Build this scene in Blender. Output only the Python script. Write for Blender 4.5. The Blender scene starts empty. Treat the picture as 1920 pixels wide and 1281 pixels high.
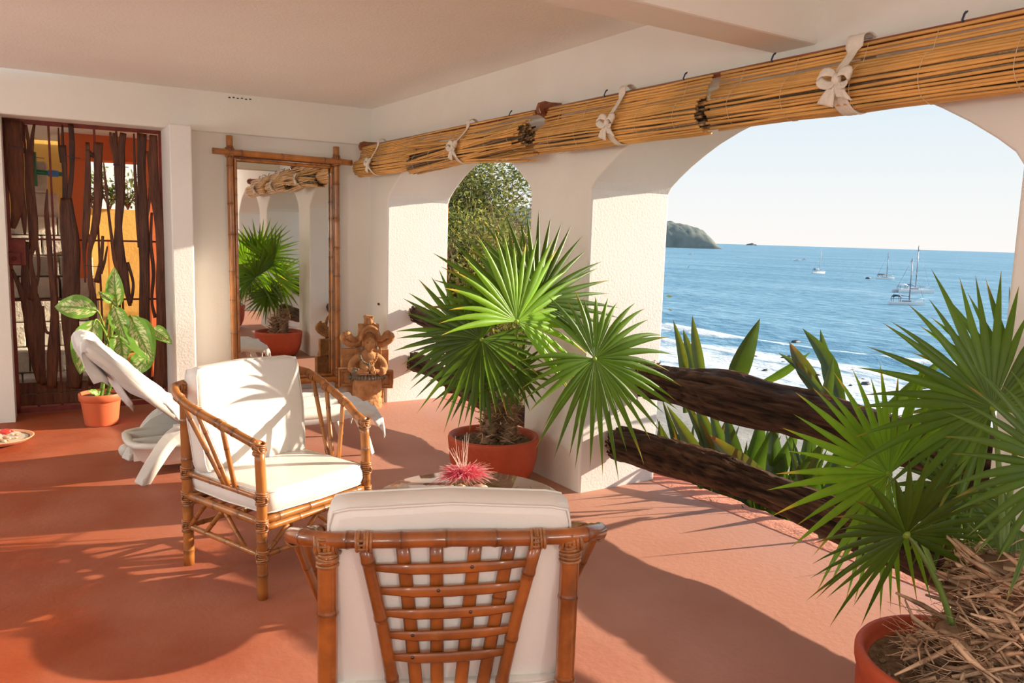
import bpy, math, random
from mathutils import Vector, Matrix
# ------------------------------------------------------------------ camera, sky, sun, exposure
SC = bpy.context.scene
COL = SC.collection
F_PX = 1493.0
YAW, PITCH, ROLL = math.radians(32.6), math.radians(7.4417), math.radians(1.7184)
fwd = Vector((math.sin(YAW)*math.cos(PITCH), math.cos(YAW)*math.cos(PITCH), -math.sin(PITCH)))
r0 = Vector((math.cos(YAW), -math.sin(YAW), 0)); u0 = r0.cross(fwd)
rgt = r0*math.cos(ROLL) + u0*math.sin(ROLL); upv = u0*math.cos(ROLL) - r0*math.sin(ROLL)
cd = bpy.data.cameras.new('camera'); cam = bpy.data.objects.new('camera', cd); COL.objects.link(cam)
cd.sensor_width = 36.0; cd.lens = 36.0*F_PX/1920.0; cd.clip_start = .05; cd.clip_end = 90000
cam.matrix_world = Matrix(((rgt.x, upv.x, -fwd.x, 0), (rgt.y, upv.y, -fwd.y, 0), (rgt.z, upv.z, -fwd.z, 1.6), (0, 0, 0, 1)))
SC.camera = cam
SUN_STRENGTH = 10.5
SKY_STRENGTH = 1.0
SC.view_settings.view_transform = 'Standard'; SC.view_settings.look = 'None'
SC.view_settings.exposure = 0.0; SC.view_settings.gamma = 1.0; SC.view_settings.use_curve_mapping = False
w = bpy.data.worlds.new('sky'); SC.world = w; w.use_nodes = True
nt = w.node_tree; nt.nodes.clear()
out = nt.nodes.new('ShaderNodeOutputWorld'); bg = nt.nodes.new('ShaderNodeBackground')
tc = nt.nodes.new('ShaderNodeTexCoord'); sp = nt.nodes.new('ShaderNodeSeparateXYZ'); rp = nt.nodes.new('ShaderNodeValToRGB')
nt.links.new(tc.outputs['Generated'], sp.inputs[0]); nt.links.new(sp.outputs['Z'], rp.inputs[0])
nt.links.new(rp.outputs[0], bg.inputs[0]); nt.links.new(bg.outputs[0], out.inputs[0]); bg.inputs[1].default_value = SKY_STRENGTH
e = rp.color_ramp.elements
e[0].position = 0.0; e[0].color = (1.0, .965, .93, 1)
e[1].position = 1.0; e[1].color = (.42, .60, .85, 1)
for p, c in ((.05, (.93, .95, .94, 1)), (.18, (.74, .86, .95, 1)), (.45, (.58, .74, .93, 1))):
    q = e.new(p); q.color = c
SUN_DIR = Vector((1.0, -.25, .325)).normalized()
sd = bpy.data.lights.new('sun', 'SUN'); sd.energy = SUN_STRENGTH; sd.color = (1.0, .86, .68); sd.angle = math.radians(.6)
so = bpy.data.objects.new('sun', sd); COL.objects.link(so); so.rotation_euler = SUN_DIR.to_track_quat('Z', 'Y').to_euler(); so.location = (8, -2, 6)

# ------------------------------------------------------------------ helpers
rnd = random.Random(7)
V = Vector
def lerp(a, b, t): return a + (b-a)*t
def tag(o, label=None, cat=None, group=None, kind=None):
    if label: o['label'] = label
    if cat: o['category'] = cat
    if group: o['group'] = group
    if kind: o['kind'] = kind
    return o
def empty(name, loc=(0, 0, 0), rz=0, label=None, cat=None, group=None):
    o = bpy.data.objects.new(name, None); COL.objects.link(o); o.location = loc; o.rotation_euler = (0, 0, rz)
    o.empty_display_size = .05
    return tag(o, label, cat, group)
def link(name, me, parent=None, loc=None):
    o = bpy.data.objects.new(name, me); COL.objects.link(o)
    if parent is not None: o.parent = parent
    if loc is not None: o.location = loc
    return o
class MB:
    def __init__(s): s.v = []; s.f = []; s.c = []
    def add(s, vs, fs, cs=None, col=(1, 1, 1)):
        n = len(s.v); s.v += [tuple(v) for v in vs]; s.f += [tuple(n+i for i in f) for f in fs]
        s.c += (list(cs) if cs else [col]*len(vs)); return s
    def box(s, c, d, R=None, col=(1, 1, 1), taper=1.0):
        vs = []
        for z in (-1, 1):
            for x, y in ((-1, -1), (1, -1), (1, 1), (-1, 1)):
                k = taper if z > 0 else 1
                p = V((x*d[0]/2*k, y*d[1]/2*k, z*d[2]/2))
                if R is not None: p = R @ p
                vs.append(p+V(c))
        return s.add(vs, [(3, 2, 1, 0), (4, 5, 6, 7), (0, 1, 5, 4), (1, 2, 6, 5), (2, 3, 7, 6), (3, 0, 4, 7)], col=col)
    def tube(s, pts, rad, n=10, cols=None, col=(1, 1, 1), flat=1.0, up=None, cap=True, rfun=None, closed=False):
        pts = [V(p) for p in pts]; N = len(pts)
        if not hasattr(rad, '__len__'): rad = [rad]*N
        T = []
        for i in range(N):
            if closed: t = pts[(i+1) % N]-pts[i-1]
            else: t = pts[min(i+1, N-1)]-pts[max(i-1, 0)]
            T.append(t.normalized() if t.length > 1e-9 else V((0, 0, 1)))
        ref = V(up) if up is not None else (V((0, 0, 1)) if abs(T[0].z) < .9 else V((1, 0, 0)))
        a = (ref - T[0]*ref.dot(T[0])).normalized()
        vs = []; cs = []
        for i in range(N):
            if up is not None: a = (V(up) - T[i]*V(up).dot(T[i])).normalized()
            else: a = (a - T[i]*a.dot(T[i])).normalized()
            b = T[i].cross(a)
            for j in range(n):
                th = 2*math.pi*j/n; r = rad[i]*(rfun(i, j) if rfun else 1)
                vs.append(pts[i]+a*math.cos(th)*r*flat+b*math.sin(th)*r)
                cs.append(cols[i] if cols else col)
        fs = []
        for i in range(N if closed else N-1):
            for j in range(n):
                k = (j+1) % n; i2 = (i+1) % N
                fs.append((i*n+j, i*n+k, i2*n+k, i2*n+j))
        if cap and not closed:
            fs.append(tuple(range(n-1, -1, -1))); fs.append(tuple((N-1)*n+j for j in range(n)))
        return s.add(vs, fs, cs)
    def lathe(s, prof, n=32, c=(0, 0, 0), col=(1, 1, 1), cols=None, rfun=None):
        vs = []; cs = []
        for i, (r, z) in enumerate(prof):
            for j in range(n):
                th = 2*math.pi*j/n; k = rfun(i, j) if rfun else 1
                vs.append((c[0]+r*k*math.cos(th), c[1]+r*k*math.sin(th), c[2]+z)); cs.append(cols[i] if cols else col)
        fs = [(i*n+j, i*n+(j+1) % n, (i+1)*n+(j+1) % n, (i+1)*n+j) for i in range(len(prof)-1) for j in range(n)]
        fs.append(tuple(range(n-1, -1, -1))); fs.append(tuple((len(prof)-1)*n+j for j in range(n)))
        return s.add(vs, fs, cs)
    def grid(s, rows, cols=None, col=(1, 1, 1), loop=False):
        n = len(rows[0]); vs = [p for r in rows for p in r]; m = n if loop else n-1
        fs = [(i*n+j, i*n+(j+1) % n, (i+1)*n+(j+1) % n, (i+1)*n+j) for i in range(len(rows)-1) for j in range(m)]
        return s.add(vs, fs, cols, col)
    def prism(s, poly, y0, y1, axes=(0, 2, 1), col=(1, 1, 1)):
        # poly in 2 axes extruded along the third
        n = len(poly); vs = []
        for y in (y0, y1):
            for p in poly:
                q = [0, 0, 0]; q[axes[0]] = p[0]; q[axes[1]] = p[1]; q[axes[2]] = y; vs.append(tuple(q))
        return s.add(vs, [tuple(range(n)), tuple(range(2*n-1, n-1, -1))]+[(i, i+n, (i+1) % n+n, (i+1) % n) for i in range(n)], col=col)
    def ball(s, c, r, n=10, m=7, sc=(1, 1, 1), R=None, col=(1, 1, 1), rf=None):
        vs = []; 
        for i in range(m+1):
            ph = math.pi*i/m
            for j in range(n):
                th = 2*math.pi*j/n; p = V((math.sin(ph)*math.cos(th)*sc[0], math.sin(ph)*math.sin(th)*sc[1], math.cos(ph)*sc[2]))*r
                if rf: p *= rf(i, j)
                if R is not None: p = R @ p
                vs.append(p+V(c))
        return s.add(vs, [(i*n+j, (i+1)*n+j, (i+1)*n+(j+1) % n, i*n+(j+1) % n) for i in range(m) for j in range(n)], col=col)
    def mesh(s, name, mat, smooth=True):
        me = bpy.data.meshes.new(name); me.from_pydata([tuple(v) for v in s.v], [], s.f)
        a = me.color_attributes.new('Col', 'FLOAT_COLOR', 'POINT')
        buf = []
        for c in s.c: buf += [c[0], c[1], c[2], 1.0]
        a.data.foreach_set('color', buf)
        if smooth: me.polygons.foreach_set('use_smooth', [True]*len(me.polygons))
        me.materials.append(mat); me.validate(); me.update(); return me
    def build(s, name, mat, parent=None, smooth=True, loc=None, bevel=0, seg=2, sub=0, fixn=False):
        me = s.mesh(name, mat, smooth)
        if fixn:
            import bmesh
            b = bmesh.new(); b.from_mesh(me); bmesh.ops.recalc_face_normals(b, faces=b.faces); b.to_mesh(me); b.free()
        o = link(name, me, parent, loc)
        if bevel:
            m = o.modifiers.new('b', 'BEVEL'); m.width = bevel; m.segments = seg; m.limit_method = 'ANGLE'; m.angle_limit = math.radians(35); m.harden_normals = False
            if smooth: 
                me.shade_auto_smooth = True if hasattr(me, 'shade_auto_smooth') else None if False else None
        if sub:
            m = o.modifiers.new('s', 'SUBSURF'); m.levels = sub; m.render_levels = sub
        return o

def material(name, col, rough=.6, var=.0, vscale=6.0, bump=0.0, bscale=60.0, attr=False, spec=.5, trans=0.0, metal=0.0,
             col2=None, detail=4.0, stretch=None, coat=0.0, bump2=0.0, b2scale=8.0, tcol=None, thresh=None, blotch=None):
    m = bpy.data.materials.new(name); m.use_nodes = True; nt = m.node_tree; N = nt.nodes; L = nt.links
    b = N['Principled BSDF']; b.inputs['Roughness'].default_value = rough; b.inputs['Specular IOR Level'].default_value = spec
    b.inputs['Metallic'].default_value = metal; b.inputs['Coat Weight'].default_value = coat; b.inputs['Coat Roughness'].default_value = .15
    tc = N.new('ShaderNodeTexCoord'); src = tc.outputs['Object']
    if stretch:
        mp = N.new('ShaderNodeMapping'); mp.inputs['Scale'].default_value = stretch; L.new(src, mp.inputs[0]); src = mp.outputs[0]
    cur = None
    rgb = N.new('ShaderNodeRGB'); rgb.outputs[0].default_value = (*col, 1); cur = rgb.outputs[0]
    if var or col2:
        ns = N.new('ShaderNodeTexNoise'); ns.inputs['Scale'].default_value = vscale; ns.inputs['Detail'].default_value = detail; ns.inputs['Roughness'].default_value = .6
        L.new(src, ns.inputs['Vector'])
        rp = N.new('ShaderNodeValToRGB'); L.new(ns.outputs[0], rp.inputs[0])
        lo, hi = thresh or (.32, .68)
        rp.color_ramp.elements[0].position = lo; rp.color_ramp.elements[1].position = hi
        c2 = col2 or tuple(min(1, x*(1+var)) for x in col)
        c1 = col if col2 else tuple(x*(1-var) for x in col)
        rp.color_ramp.elements[0].color = (*c1, 1); rp.color_ramp.elements[1].color = (*c2, 1); cur = rp.outputs[0]
    if blotch:
        bc, bs, lo, hi = blotch
        n2 = N.new('ShaderNodeTexNoise'); n2.inputs['Scale'].default_value = bs; n2.inputs['Detail'].default_value = 6; n2.inputs['Roughness'].default_value = .65
        L.new(tc.outputs['Object'], n2.inputs['Vector'])
        mr = N.new('ShaderNodeMapRange'); mr.inputs[1].default_value = lo; mr.inputs[2].default_value = hi; L.new(n2.outputs[0], mr.inputs[0])
        mx = N.new('ShaderNodeMix'); mx.data_type = 'RGBA'; L.new(mr.outputs[0], mx.inputs[0]); L.new(cur, mx.inputs[6]); mx.inputs[7].default_value = (*bc, 1); cur = mx.outputs[2]
    if attr:
        at = N.new('ShaderNodeAttribute'); at.attribute_name = 'Col'
        mx = N.new('ShaderNodeMix'); mx.data_type = 'RGBA'; mx.blend_type = 'MULTIPLY'; mx.inputs[0].default_value = 1
        L.new(cur, mx.inputs[6]); L.new(at.outputs[0], mx.inputs[7]); cur = mx.outputs[2]
    L.new(cur, b.inputs['Base Color'])
    nrm = None
    for st, scl, k in ((bump, bscale, 0), (bump2, b2scale, 1)):
        if st:
            n3 = N.new('ShaderNodeTexNoise'); n3.inputs['Scale'].default_value = scl; n3.inputs['Detail'].default_value = 5; n3.inputs['Roughness'].default_value = .6
            L.new(src, n3.inputs['Vector']); bp = N.new('ShaderNodeBump'); bp.inputs['Strength'].default_value = min(1, st*1.0); bp.inputs['Distance'].default_value = .004 if k == 0 else .02
            if k == 0: bp.inputs['Distance'].default_value = .35/scl
            L.new(n3.outputs[0], bp.inputs['Height'])
            if nrm: L.new(nrm, bp.inputs['Normal'])
            nrm = bp.outputs[0]
    if nrm: L.new(nrm, b.inputs['Normal'])
    if trans:
        tr = N.new('ShaderNodeBsdfTranslucent'); ms = N.new('ShaderNodeMixShader'); ms.inputs[0].default_value = trans
        if tcol:
            mx = N.new('ShaderNodeMix'); mx.data_type = 'RGBA'; mx.blend_type = 'MULTIPLY'; mx.inputs[0].default_value = 1
            L.new(cur, mx.inputs[6]); mx.inputs[7].default_value = (*tcol, 1); L.new(mx.outputs[2], tr.inputs[0])
        else: L.new(cur, tr.inputs[0])
        L.new(b.outputs[0], ms.inputs[1]); L.new(tr.outputs[0], ms.inputs[2]); L.new(ms.outputs[0], N['Material Output'].inputs[0])
    return m
M = {}
def floor_fade_shade(m):  # paler worn red by the arches, interior shade put into the deep red
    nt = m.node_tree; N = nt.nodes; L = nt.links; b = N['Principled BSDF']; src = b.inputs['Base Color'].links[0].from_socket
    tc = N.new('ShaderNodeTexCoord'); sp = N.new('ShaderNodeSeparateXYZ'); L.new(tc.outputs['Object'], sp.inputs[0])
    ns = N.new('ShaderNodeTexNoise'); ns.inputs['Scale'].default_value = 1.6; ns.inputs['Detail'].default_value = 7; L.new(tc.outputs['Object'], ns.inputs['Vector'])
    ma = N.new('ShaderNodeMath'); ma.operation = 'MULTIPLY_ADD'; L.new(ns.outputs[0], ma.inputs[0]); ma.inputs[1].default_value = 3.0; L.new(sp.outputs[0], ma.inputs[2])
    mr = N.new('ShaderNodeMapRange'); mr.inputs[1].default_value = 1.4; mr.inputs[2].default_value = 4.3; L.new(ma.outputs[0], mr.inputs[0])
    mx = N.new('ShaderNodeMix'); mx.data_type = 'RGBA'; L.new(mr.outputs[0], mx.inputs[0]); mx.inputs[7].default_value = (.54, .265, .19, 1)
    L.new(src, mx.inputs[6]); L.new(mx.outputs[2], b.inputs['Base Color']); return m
M['plaster'] = material('white_plaster', (.86, .83, .755), .85, var=.02, vscale=1.5, bump=.2, bscale=45, spec=.2, blotch=((.82, .765, .66), 1.1, .55, .85))
M['stucco'] = material('rough_stucco', (.86, .83, .79), .9, var=.02, vscale=2, bump=.5, bscale=60, spec=.15)
M['ceiling'] = material('ceiling_plaster', (.92, .91, .86), .9, var=.02, vscale=1.2, bump=.6, bscale=55, spec=.1)
M['floor'] = material('terracotta_floor', (.28, .048, .013), .55, col2=(.37, .092, .033), vscale=1.3, detail=8, bump=.22, bscale=30, spec=.22, blotch=((.47, .085, .025), 2.2, .56, .75))
floor_fade_shade(M['floor'])
M['sill'] = material('rough_pink_sill', (.60, .25, .17), .9, var=.14, vscale=5, bump=1.0, bscale=30, spec=.15, bump2=.5, b2scale=6)
M['orange_ext'] = material('orange_exterior', (.72, .20, .07), .85, var=.06, bump=.4, bscale=40, spec=.15)
M['bamboo'] = material('honey_bamboo', (.40, .145, .028), .33, var=.35, vscale=7, attr=True, spec=.5, coat=.5, stretch=(1, 1, .35), blotch=((.56, .28, .08), 9, .55, .8))
M['bamboo_dark'] = material('dark_bamboo', (.30, .085, .014), .28, var=.4, vscale=9, attr=True, spec=.5, coat=.7, blotch=((.52, .23, .06), 7, .6, .85))
M['wrap'] = material('rattan_binding', (.34, .13, .035), .4, var=.35, vscale=40, attr=True, spec=.5, coat=.4)
M['vinyl'] = material('cream_vinyl', (.82, .79, .73), .42, var=.02, vscale=3, bump=.12, bscale=9, spec=.4, blotch=((.80, .73, .62), 4, .62, .9))
M['reed'] = material('dry_reed', (.74, .40, .115), .5, var=.22, vscale=6, attr=True, spec=.35, stretch=(1, .4, 1))
M['reed_end'] = material('reed_core', (.36, .24, .13), .8, var=.3, vscale=60, attr=True, spec=.2)
M['cotton'] = material('cream_cotton', (.82, .74, .62), .85, var=.06, vscale=20, bump=.7, bscale=60, spec=.15)
M['thread'] = material('pale_thread', (.75, .62, .40), .8, spec=.2)
M['wood'] = material('varnished_wood', (.26, .065, .018), .35, var=.35, vscale=9, stretch=(4, .4, 4), spec=.5, coat=.4)
M['log'] = material('weathered_dark_log', (.038, .016, .008), .65, col2=(.135, .066, .032), vscale=7, stretch=(6, .35, 6), detail=9, bump=1.0, bscale=16, spec=.25, attr=True, thresh=(.40, .70))
M['drift'] = material('varnished_driftwood', (.050, .013, .006), .36, col2=(.16, .05, .018), vscale=9, stretch=(4, 4, .5), detail=6, bump=.9, bscale=22, spec=.35, attr=True)
M['rust'] = material('oxide_red_iron', (.17, .020, .010), .5, var=.25, vscale=15, spec=.4)
M['leafp'] = material('fan_palm_leaf', (.185, .37, .020), .38, var=.15, vscale=5, attr=True, spec=.5, trans=.42, tcol=(1.5, 1.5, .7))
M['petiole'] = material('palm_petiole', (.16, .26, .05), .45, var=.2, attr=True, spec=.4)
M['fibre'] = material('palm_fibre', (.60, .42, .28), .9, var=.4, vscale=12, attr=True, spec=.1, trans=.1)
M['trunk'] = material('palm_trunk', (.30, .19, .12), .9, var=.4, vscale=14, attr=True, bump=.9, bscale=40, spec=.1)
M['soil'] = material('dry_soil', (.13, .085, .05), .95, col2=(.28, .20, .13), vscale=40, bump=1, bscale=60, spec=.05)
M['pot'] = material('painted_terracotta_pot', (.52, .085, .032), .5, var=.10, vscale=5, spec=.35, bump=.3, bscale=30, attr=True, blotch=((.62, .33, .23), 9, .66, .74))
M['plastic_pot'] = material('orange_plastic_pot', (.66, .16, .065), .45, var=.04, spec=.35)
M['plastic'] = material('white_plastic', (.80, .76, .68), .38, var=.02, vscale=4, spec=.45)
M['towel'] = material('white_towel', (.86, .84, .80), .9, bump=.5, bscale=150, spec=.1, trans=.08)
M['stone_plain'] = material('carved_sandstone_smooth', (.36, .165, .065), .85, col2=(.54, .29, .13), vscale=14, bump=.9, bscale=50, spec=.15, detail=6)
M['bounce_pale'] = material('pale_bounce_ground', (.74, .70, .64), .9, var=.05, vscale=2, spec=.1)
M['stone'] = material('carved_sandstone', (.34, .15, .06), .85, col2=(.56, .30, .135), vscale=16, bump=1, bscale=34, spec=.15, attr=True, detail=6)
M['greystone'] = material('grey_green_stone', (.20, .17, .12), .6, var=.3, vscale=30, spec=.3, bump=.6, bscale=60)
M['steps'] = material('pale_step_stone', (.50, .44, .36), .9, col2=(.68, .60, .48), vscale=8, bump=1, bscale=18, spec=.1, bump2=.6, b2scale=6)
M['darkstone'] = material('dark_step_stone', (.13, .12, .11), .9, var=.3, bump=1, bscale=20, spec=.1)
M['yellow'] = material('yellow_wall_paint', (.80, .50, .13), .85, var=.08, vscale=3, bump=.4, bscale=30, spec=.1)
M['orange'] = material('orange_wall_paint', (.78, .20, .075), .85, var=.05, vscale=3, bump=.3, bscale=30, spec=.1)
M['greenpipe'] = material('green_pipe', (.02, .16, .07), .4)
M['bluepipe'] = material('blue_connector', (.05, .22, .60), .4)
M['ceramic'] = material('terracotta_dish', (.66, .30, .17), .6, attr=True, spec=.3)
M['shell'] = material('sea_shell', (.82, .70, .56), .35, col2=(.62, .40, .24), vscale=22, attr=True, spec=.5)
M['pink'] = material('pink_plume', (.95, .90, .85), .7, attr=True, spec=.2, trans=.25)
M['redgloss'] = material('red_gloss', (.75, .04, .03), .25, spec=.5, coat=.5)
M['dumb'] = None
M['garden'] = material('strap_leaf', (.06, .115, .022), .33, var=.2, vscale=6, attr=True, spec=.5, trans=.35, tcol=(1.5, 1.5, .6))
M['sand'] = material('pale_beach_sand', (.34, .31, .27), .9, var=.15, vscale=.4, bump=.5, bscale=2, spec=.1)
M['bush'] = material('bush_leaf', (.16, .19, .035), .6, attr=True, spec=.3, trans=.35)
M['twig'] = material('grey_twig', (.20, .15, .12), .9, var=.3, attr=True, spec=.1)
M['earth'] = material('dry_earth', (.075, .06, .03), .95, col2=(.05, .07, .02), vscale=.6, bump=1, bscale=3, spec=.05)
M['rock'] = material('wet_rock', (.05, .045, .045), .5, var=.4, vscale=1, bump=1, bscale=3)
M['hill'] = material('headland_scrub', (.15, .19, .17), .95, col2=(.27, .27, .24), vscale=.03, detail=10, spec=.0)
M['boatwhite'] = material('boat_gelcoat', (.80, .80, .78), .3)
M['boatdark'] = material('boat_dark_canvas', (.03, .045, .09), .6)
M['boatblue'] = material('boat_blue_cover', (.03, .13, .35), .6)
M['boatbrown'] = material('boat_brown_canvas', (.25, .13, .08), .7)
M['mast'] = material('mast_alloy', (.22, .20, .22), .4, metal=.3)
M['mastpale'] = material('pale_mast_alloy', (.62, .58, .52), .4)

def glass_mat(name, col=(.80, .95, .88)):
    m = bpy.data.materials.new(name); m.use_nodes = True; b = m.node_tree.nodes['Principled BSDF']
    b.inputs['Base Color'].default_value = (*col, 1); b.inputs['Roughness'].default_value = .02; b.inputs['Transmission Weight'].default_value = 1; b.inputs['IOR'].default_value = 1.5
    return m
M['glass'] = glass_mat('green_glass')
m = bpy.data.materials.new('mirror_silver'); m.use_nodes = True; b = m.node_tree.nodes['Principled BSDF']
b.inputs['Base Color'].default_value = (.80, .80, .76, 1); b.inputs['Metallic'].default_value = 1; b.inputs['Roughness'].default_value = .015; M['mirror'] = m

def variegated():
    m = bpy.data.materials.new('variegated_leaf'); m.use_nodes = True; nt = m.node_tree; N = nt.nodes; L = nt.links; b = N['Principled BSDF']
    at = N.new('ShaderNodeAttribute'); at.attribute_name = 'Col'; sp = N.new('ShaderNodeSeparateColor'); L.new(at.outputs[0], sp.inputs[0])
    # R: distance from midrib 0..1, G: along the leaf, streaks slanting outwards from the midrib
    ma = N.new('ShaderNodeMath'); ma.operation = 'MULTIPLY_ADD'; L.new(sp.outputs[0], ma.inputs[0]); ma.inputs[1].default_value = -.22; L.new(sp.outputs[1], ma.inputs[2])
    cb = N.new('ShaderNodeCombineXYZ'); L.new(ma.outputs[0], cb.inputs[0]); L.new(sp.outputs[0], cb.inputs[1]); L.new(sp.outputs[2], cb.inputs[2])
    mp = N.new('ShaderNodeMapping'); mp.inputs['Scale'].default_value = (26, 3.0, 7); L.new(cb.outputs[0], mp.inputs[0])
    ns = N.new('ShaderNodeTexNoise'); ns.inputs['Scale'].default_value = 1.0; ns.inputs['Detail'].default_value = 3; L.new(mp.outputs[0], ns.inputs['Vector'])
    # mask stronger in the middle of each half, none at the margin
    rp = N.new('ShaderNodeValToRGB'); L.new(sp.outputs[0], rp.inputs[0]); el = rp.color_ramp.elements
    el[0].position = 0; el[0].color = (.35, .35, .35, 1); el[1].position = .86; el[1].color = (0, 0, 0, 1)
    q = el.new(.12); q.color = (1, 1, 1, 1); q = el.new(.62); q.color = (.9, .9, .9, 1)
    mu = N.new('ShaderNodeMath'); mu.operation = 'MULTIPLY'; L.new(ns.outputs[0], mu.inputs[0]); L.new(rp.outputs[0], mu.inputs[1])
    st = N.new('ShaderNodeMapRange'); st.inputs[1].default_value = .42; st.inputs[2].default_value = .52; L.new(mu.outputs[0], st.inputs[0])
    mx = N.new('ShaderNodeMix'); mx.data_type = 'RGBA'; L.new(st.outputs[0], mx.inputs[0]); mx.inputs[6].default_value = (.19, .40, .05, 1); mx.inputs[7].default_value = (.72, .72, .38, 1)
    L.new(mx.outputs[2], b.inputs['Base Color']); b.inputs['Roughness'].default_value = .4
    tr = N.new('ShaderNodeBsdfTranslucent'); ms = N.new('ShaderNodeMixShader'); ms.inputs[0].default_value = .3
    L.new(mx.outputs[2], tr.inputs[0]); L.new(b.outputs[0], ms.inputs[1]); L.new(tr.outputs[0], ms.inputs[2]); L.new(ms.outputs[0], N['Material Output'].inputs[0])
    return m
M['dumb'] = variegated()
# ---- measured placements (metres)
CENTER_FRONDS = [
    ((2.367, 3.659, 1.143), (0.424, 0.199, 0.883), (-0.899, -0.023, 0.437), (0.107, -0.98, 0.169), 0.601, 226, 0.1, 1.3, 26, (2.74, 4.22, 0.68), 0.0) ,
    ((2.526, 3.716, 1.244), (0.648, 0.276, 0.71), (-0.761, 0.247, 0.6), (-0.01, -0.929, 0.37), 0.633, 176, 0.05, 0.42, 24, (2.74, 4.22, 0.68), 0.0) ,
    ((2.649, 4.104, 1.163), (-0.687, 0.491, 0.536), (-0.578, 0.078, -0.812), (-0.44, -0.868, 0.23), 0.607, 120, 0.03, 0.5, 14, (2.74, 4.22, 0.68), 0.0) ,
    ((2.36, 4.024, 0.997), (-0.726, 0.361, -0.586), (0.088, -0.796, -0.599), (-0.683, -0.486, 0.546), 0.519, 316, 0.14, 0.33, 34, (2.6, 4.33, 0.62), 0.0) ,
    ((2.4, 4.298, 1.001), (-0.324, 0.587, 0.742), (-0.735, 0.338, -0.588), (-0.596, -0.736, 0.321), 0.497, 190, 0.05, 0.5, 20, (2.6, 4.33, 0.62), 0.0) ,
    ((2.626, 4.059, 0.779), (0.458, -0.205, -0.865), (0.814, -0.293, 0.501), (-0.356, -0.934, 0.033), 0.256, 300, 0.08, 0.4, 22, (2.74, 4.22, 0.68), 0.0) ,
    ((2.794, 3.497, 0.934), (0.825, -0.283, -0.49), (0.543, 0.151, 0.826), (-0.16, -0.947, 0.278), 0.588, 318, 0.14, 0.62, 36, (2.74, 4.22, 0.68), 0.0) ,
    ((2.533, 4.297, 0.774), (-0.57, -0.03, -0.821), (0.701, -0.538, -0.468), (-0.427, -0.843, 0.327), 0.372, 200, 0.1, 0.4, 18, (2.6, 4.33, 0.62), 0.0) ,
]
RPOT = (2.399, 1.151, 0.36)
CPOT = (2.727, 4.449, 0.3)
RIGHT_FRONDS = [
    ((2.212, 1.269, 0.765), (-0.542, -0.113, 0.832), (-0.778, 0.441, -0.447), (-0.316, -0.89, -0.327), 0.349, 285, 0.1, 0.28, 27, (2.329, 1.171, 0.5), 0) ,
    ((2.548, 1.543, 0.829), (-0.916, 0.346, 0.201), (-0.266, -0.152, -0.952), (-0.299, -0.926, 0.231), 0.483, 262, 0.06, 0.95, 32, (2.329, 1.171, 0.5), 0) ,
    ((2.705, 1.304, 1.095), (-0.35, 0.446, 0.824), (-0.83, 0.26, -0.493), (-0.434, -0.856, 0.279), 0.522, 260, 0.09, 0.5, 32, (2.499, 1.131, 0.7), 0) ,
    ((3.16, 1.428, 1.069), (-0.198, 0.379, 0.904), (-0.826, 0.431, -0.362), (-0.527, -0.819, 0.228), 0.494, 170, 0.03, 0.5, 18, (2.499, 1.131, 0.7), 0) ,
    ((2.441, 0.981, 1.01), (-0.782, 0.455, 0.426), (-0.525, -0.114, -0.843), (-0.335, -0.883, 0.328), 0.398, 200, 0.1, 0.42, 24, (2.499, 1.131, 0.7), 0) ,
    ((2.852, 1.454, 0.74), (-0.588, 0.084, -0.805), (0.679, -0.489, -0.547), (-0.44, -0.868, 0.23), 0.325, 290, 0.12, 0.28, 26, (2.499, 1.131, 0.7), 0) ,
    ((2.751, 1.215, 0.709), (-0.852, 0.203, -0.482), (0.391, -0.365, -0.845), (-0.347, -0.909, 0.231), 0.287, 230, 0.2, 0.45, 20, (2.499, 1.131, 0.7), 0) ,
]
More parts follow.
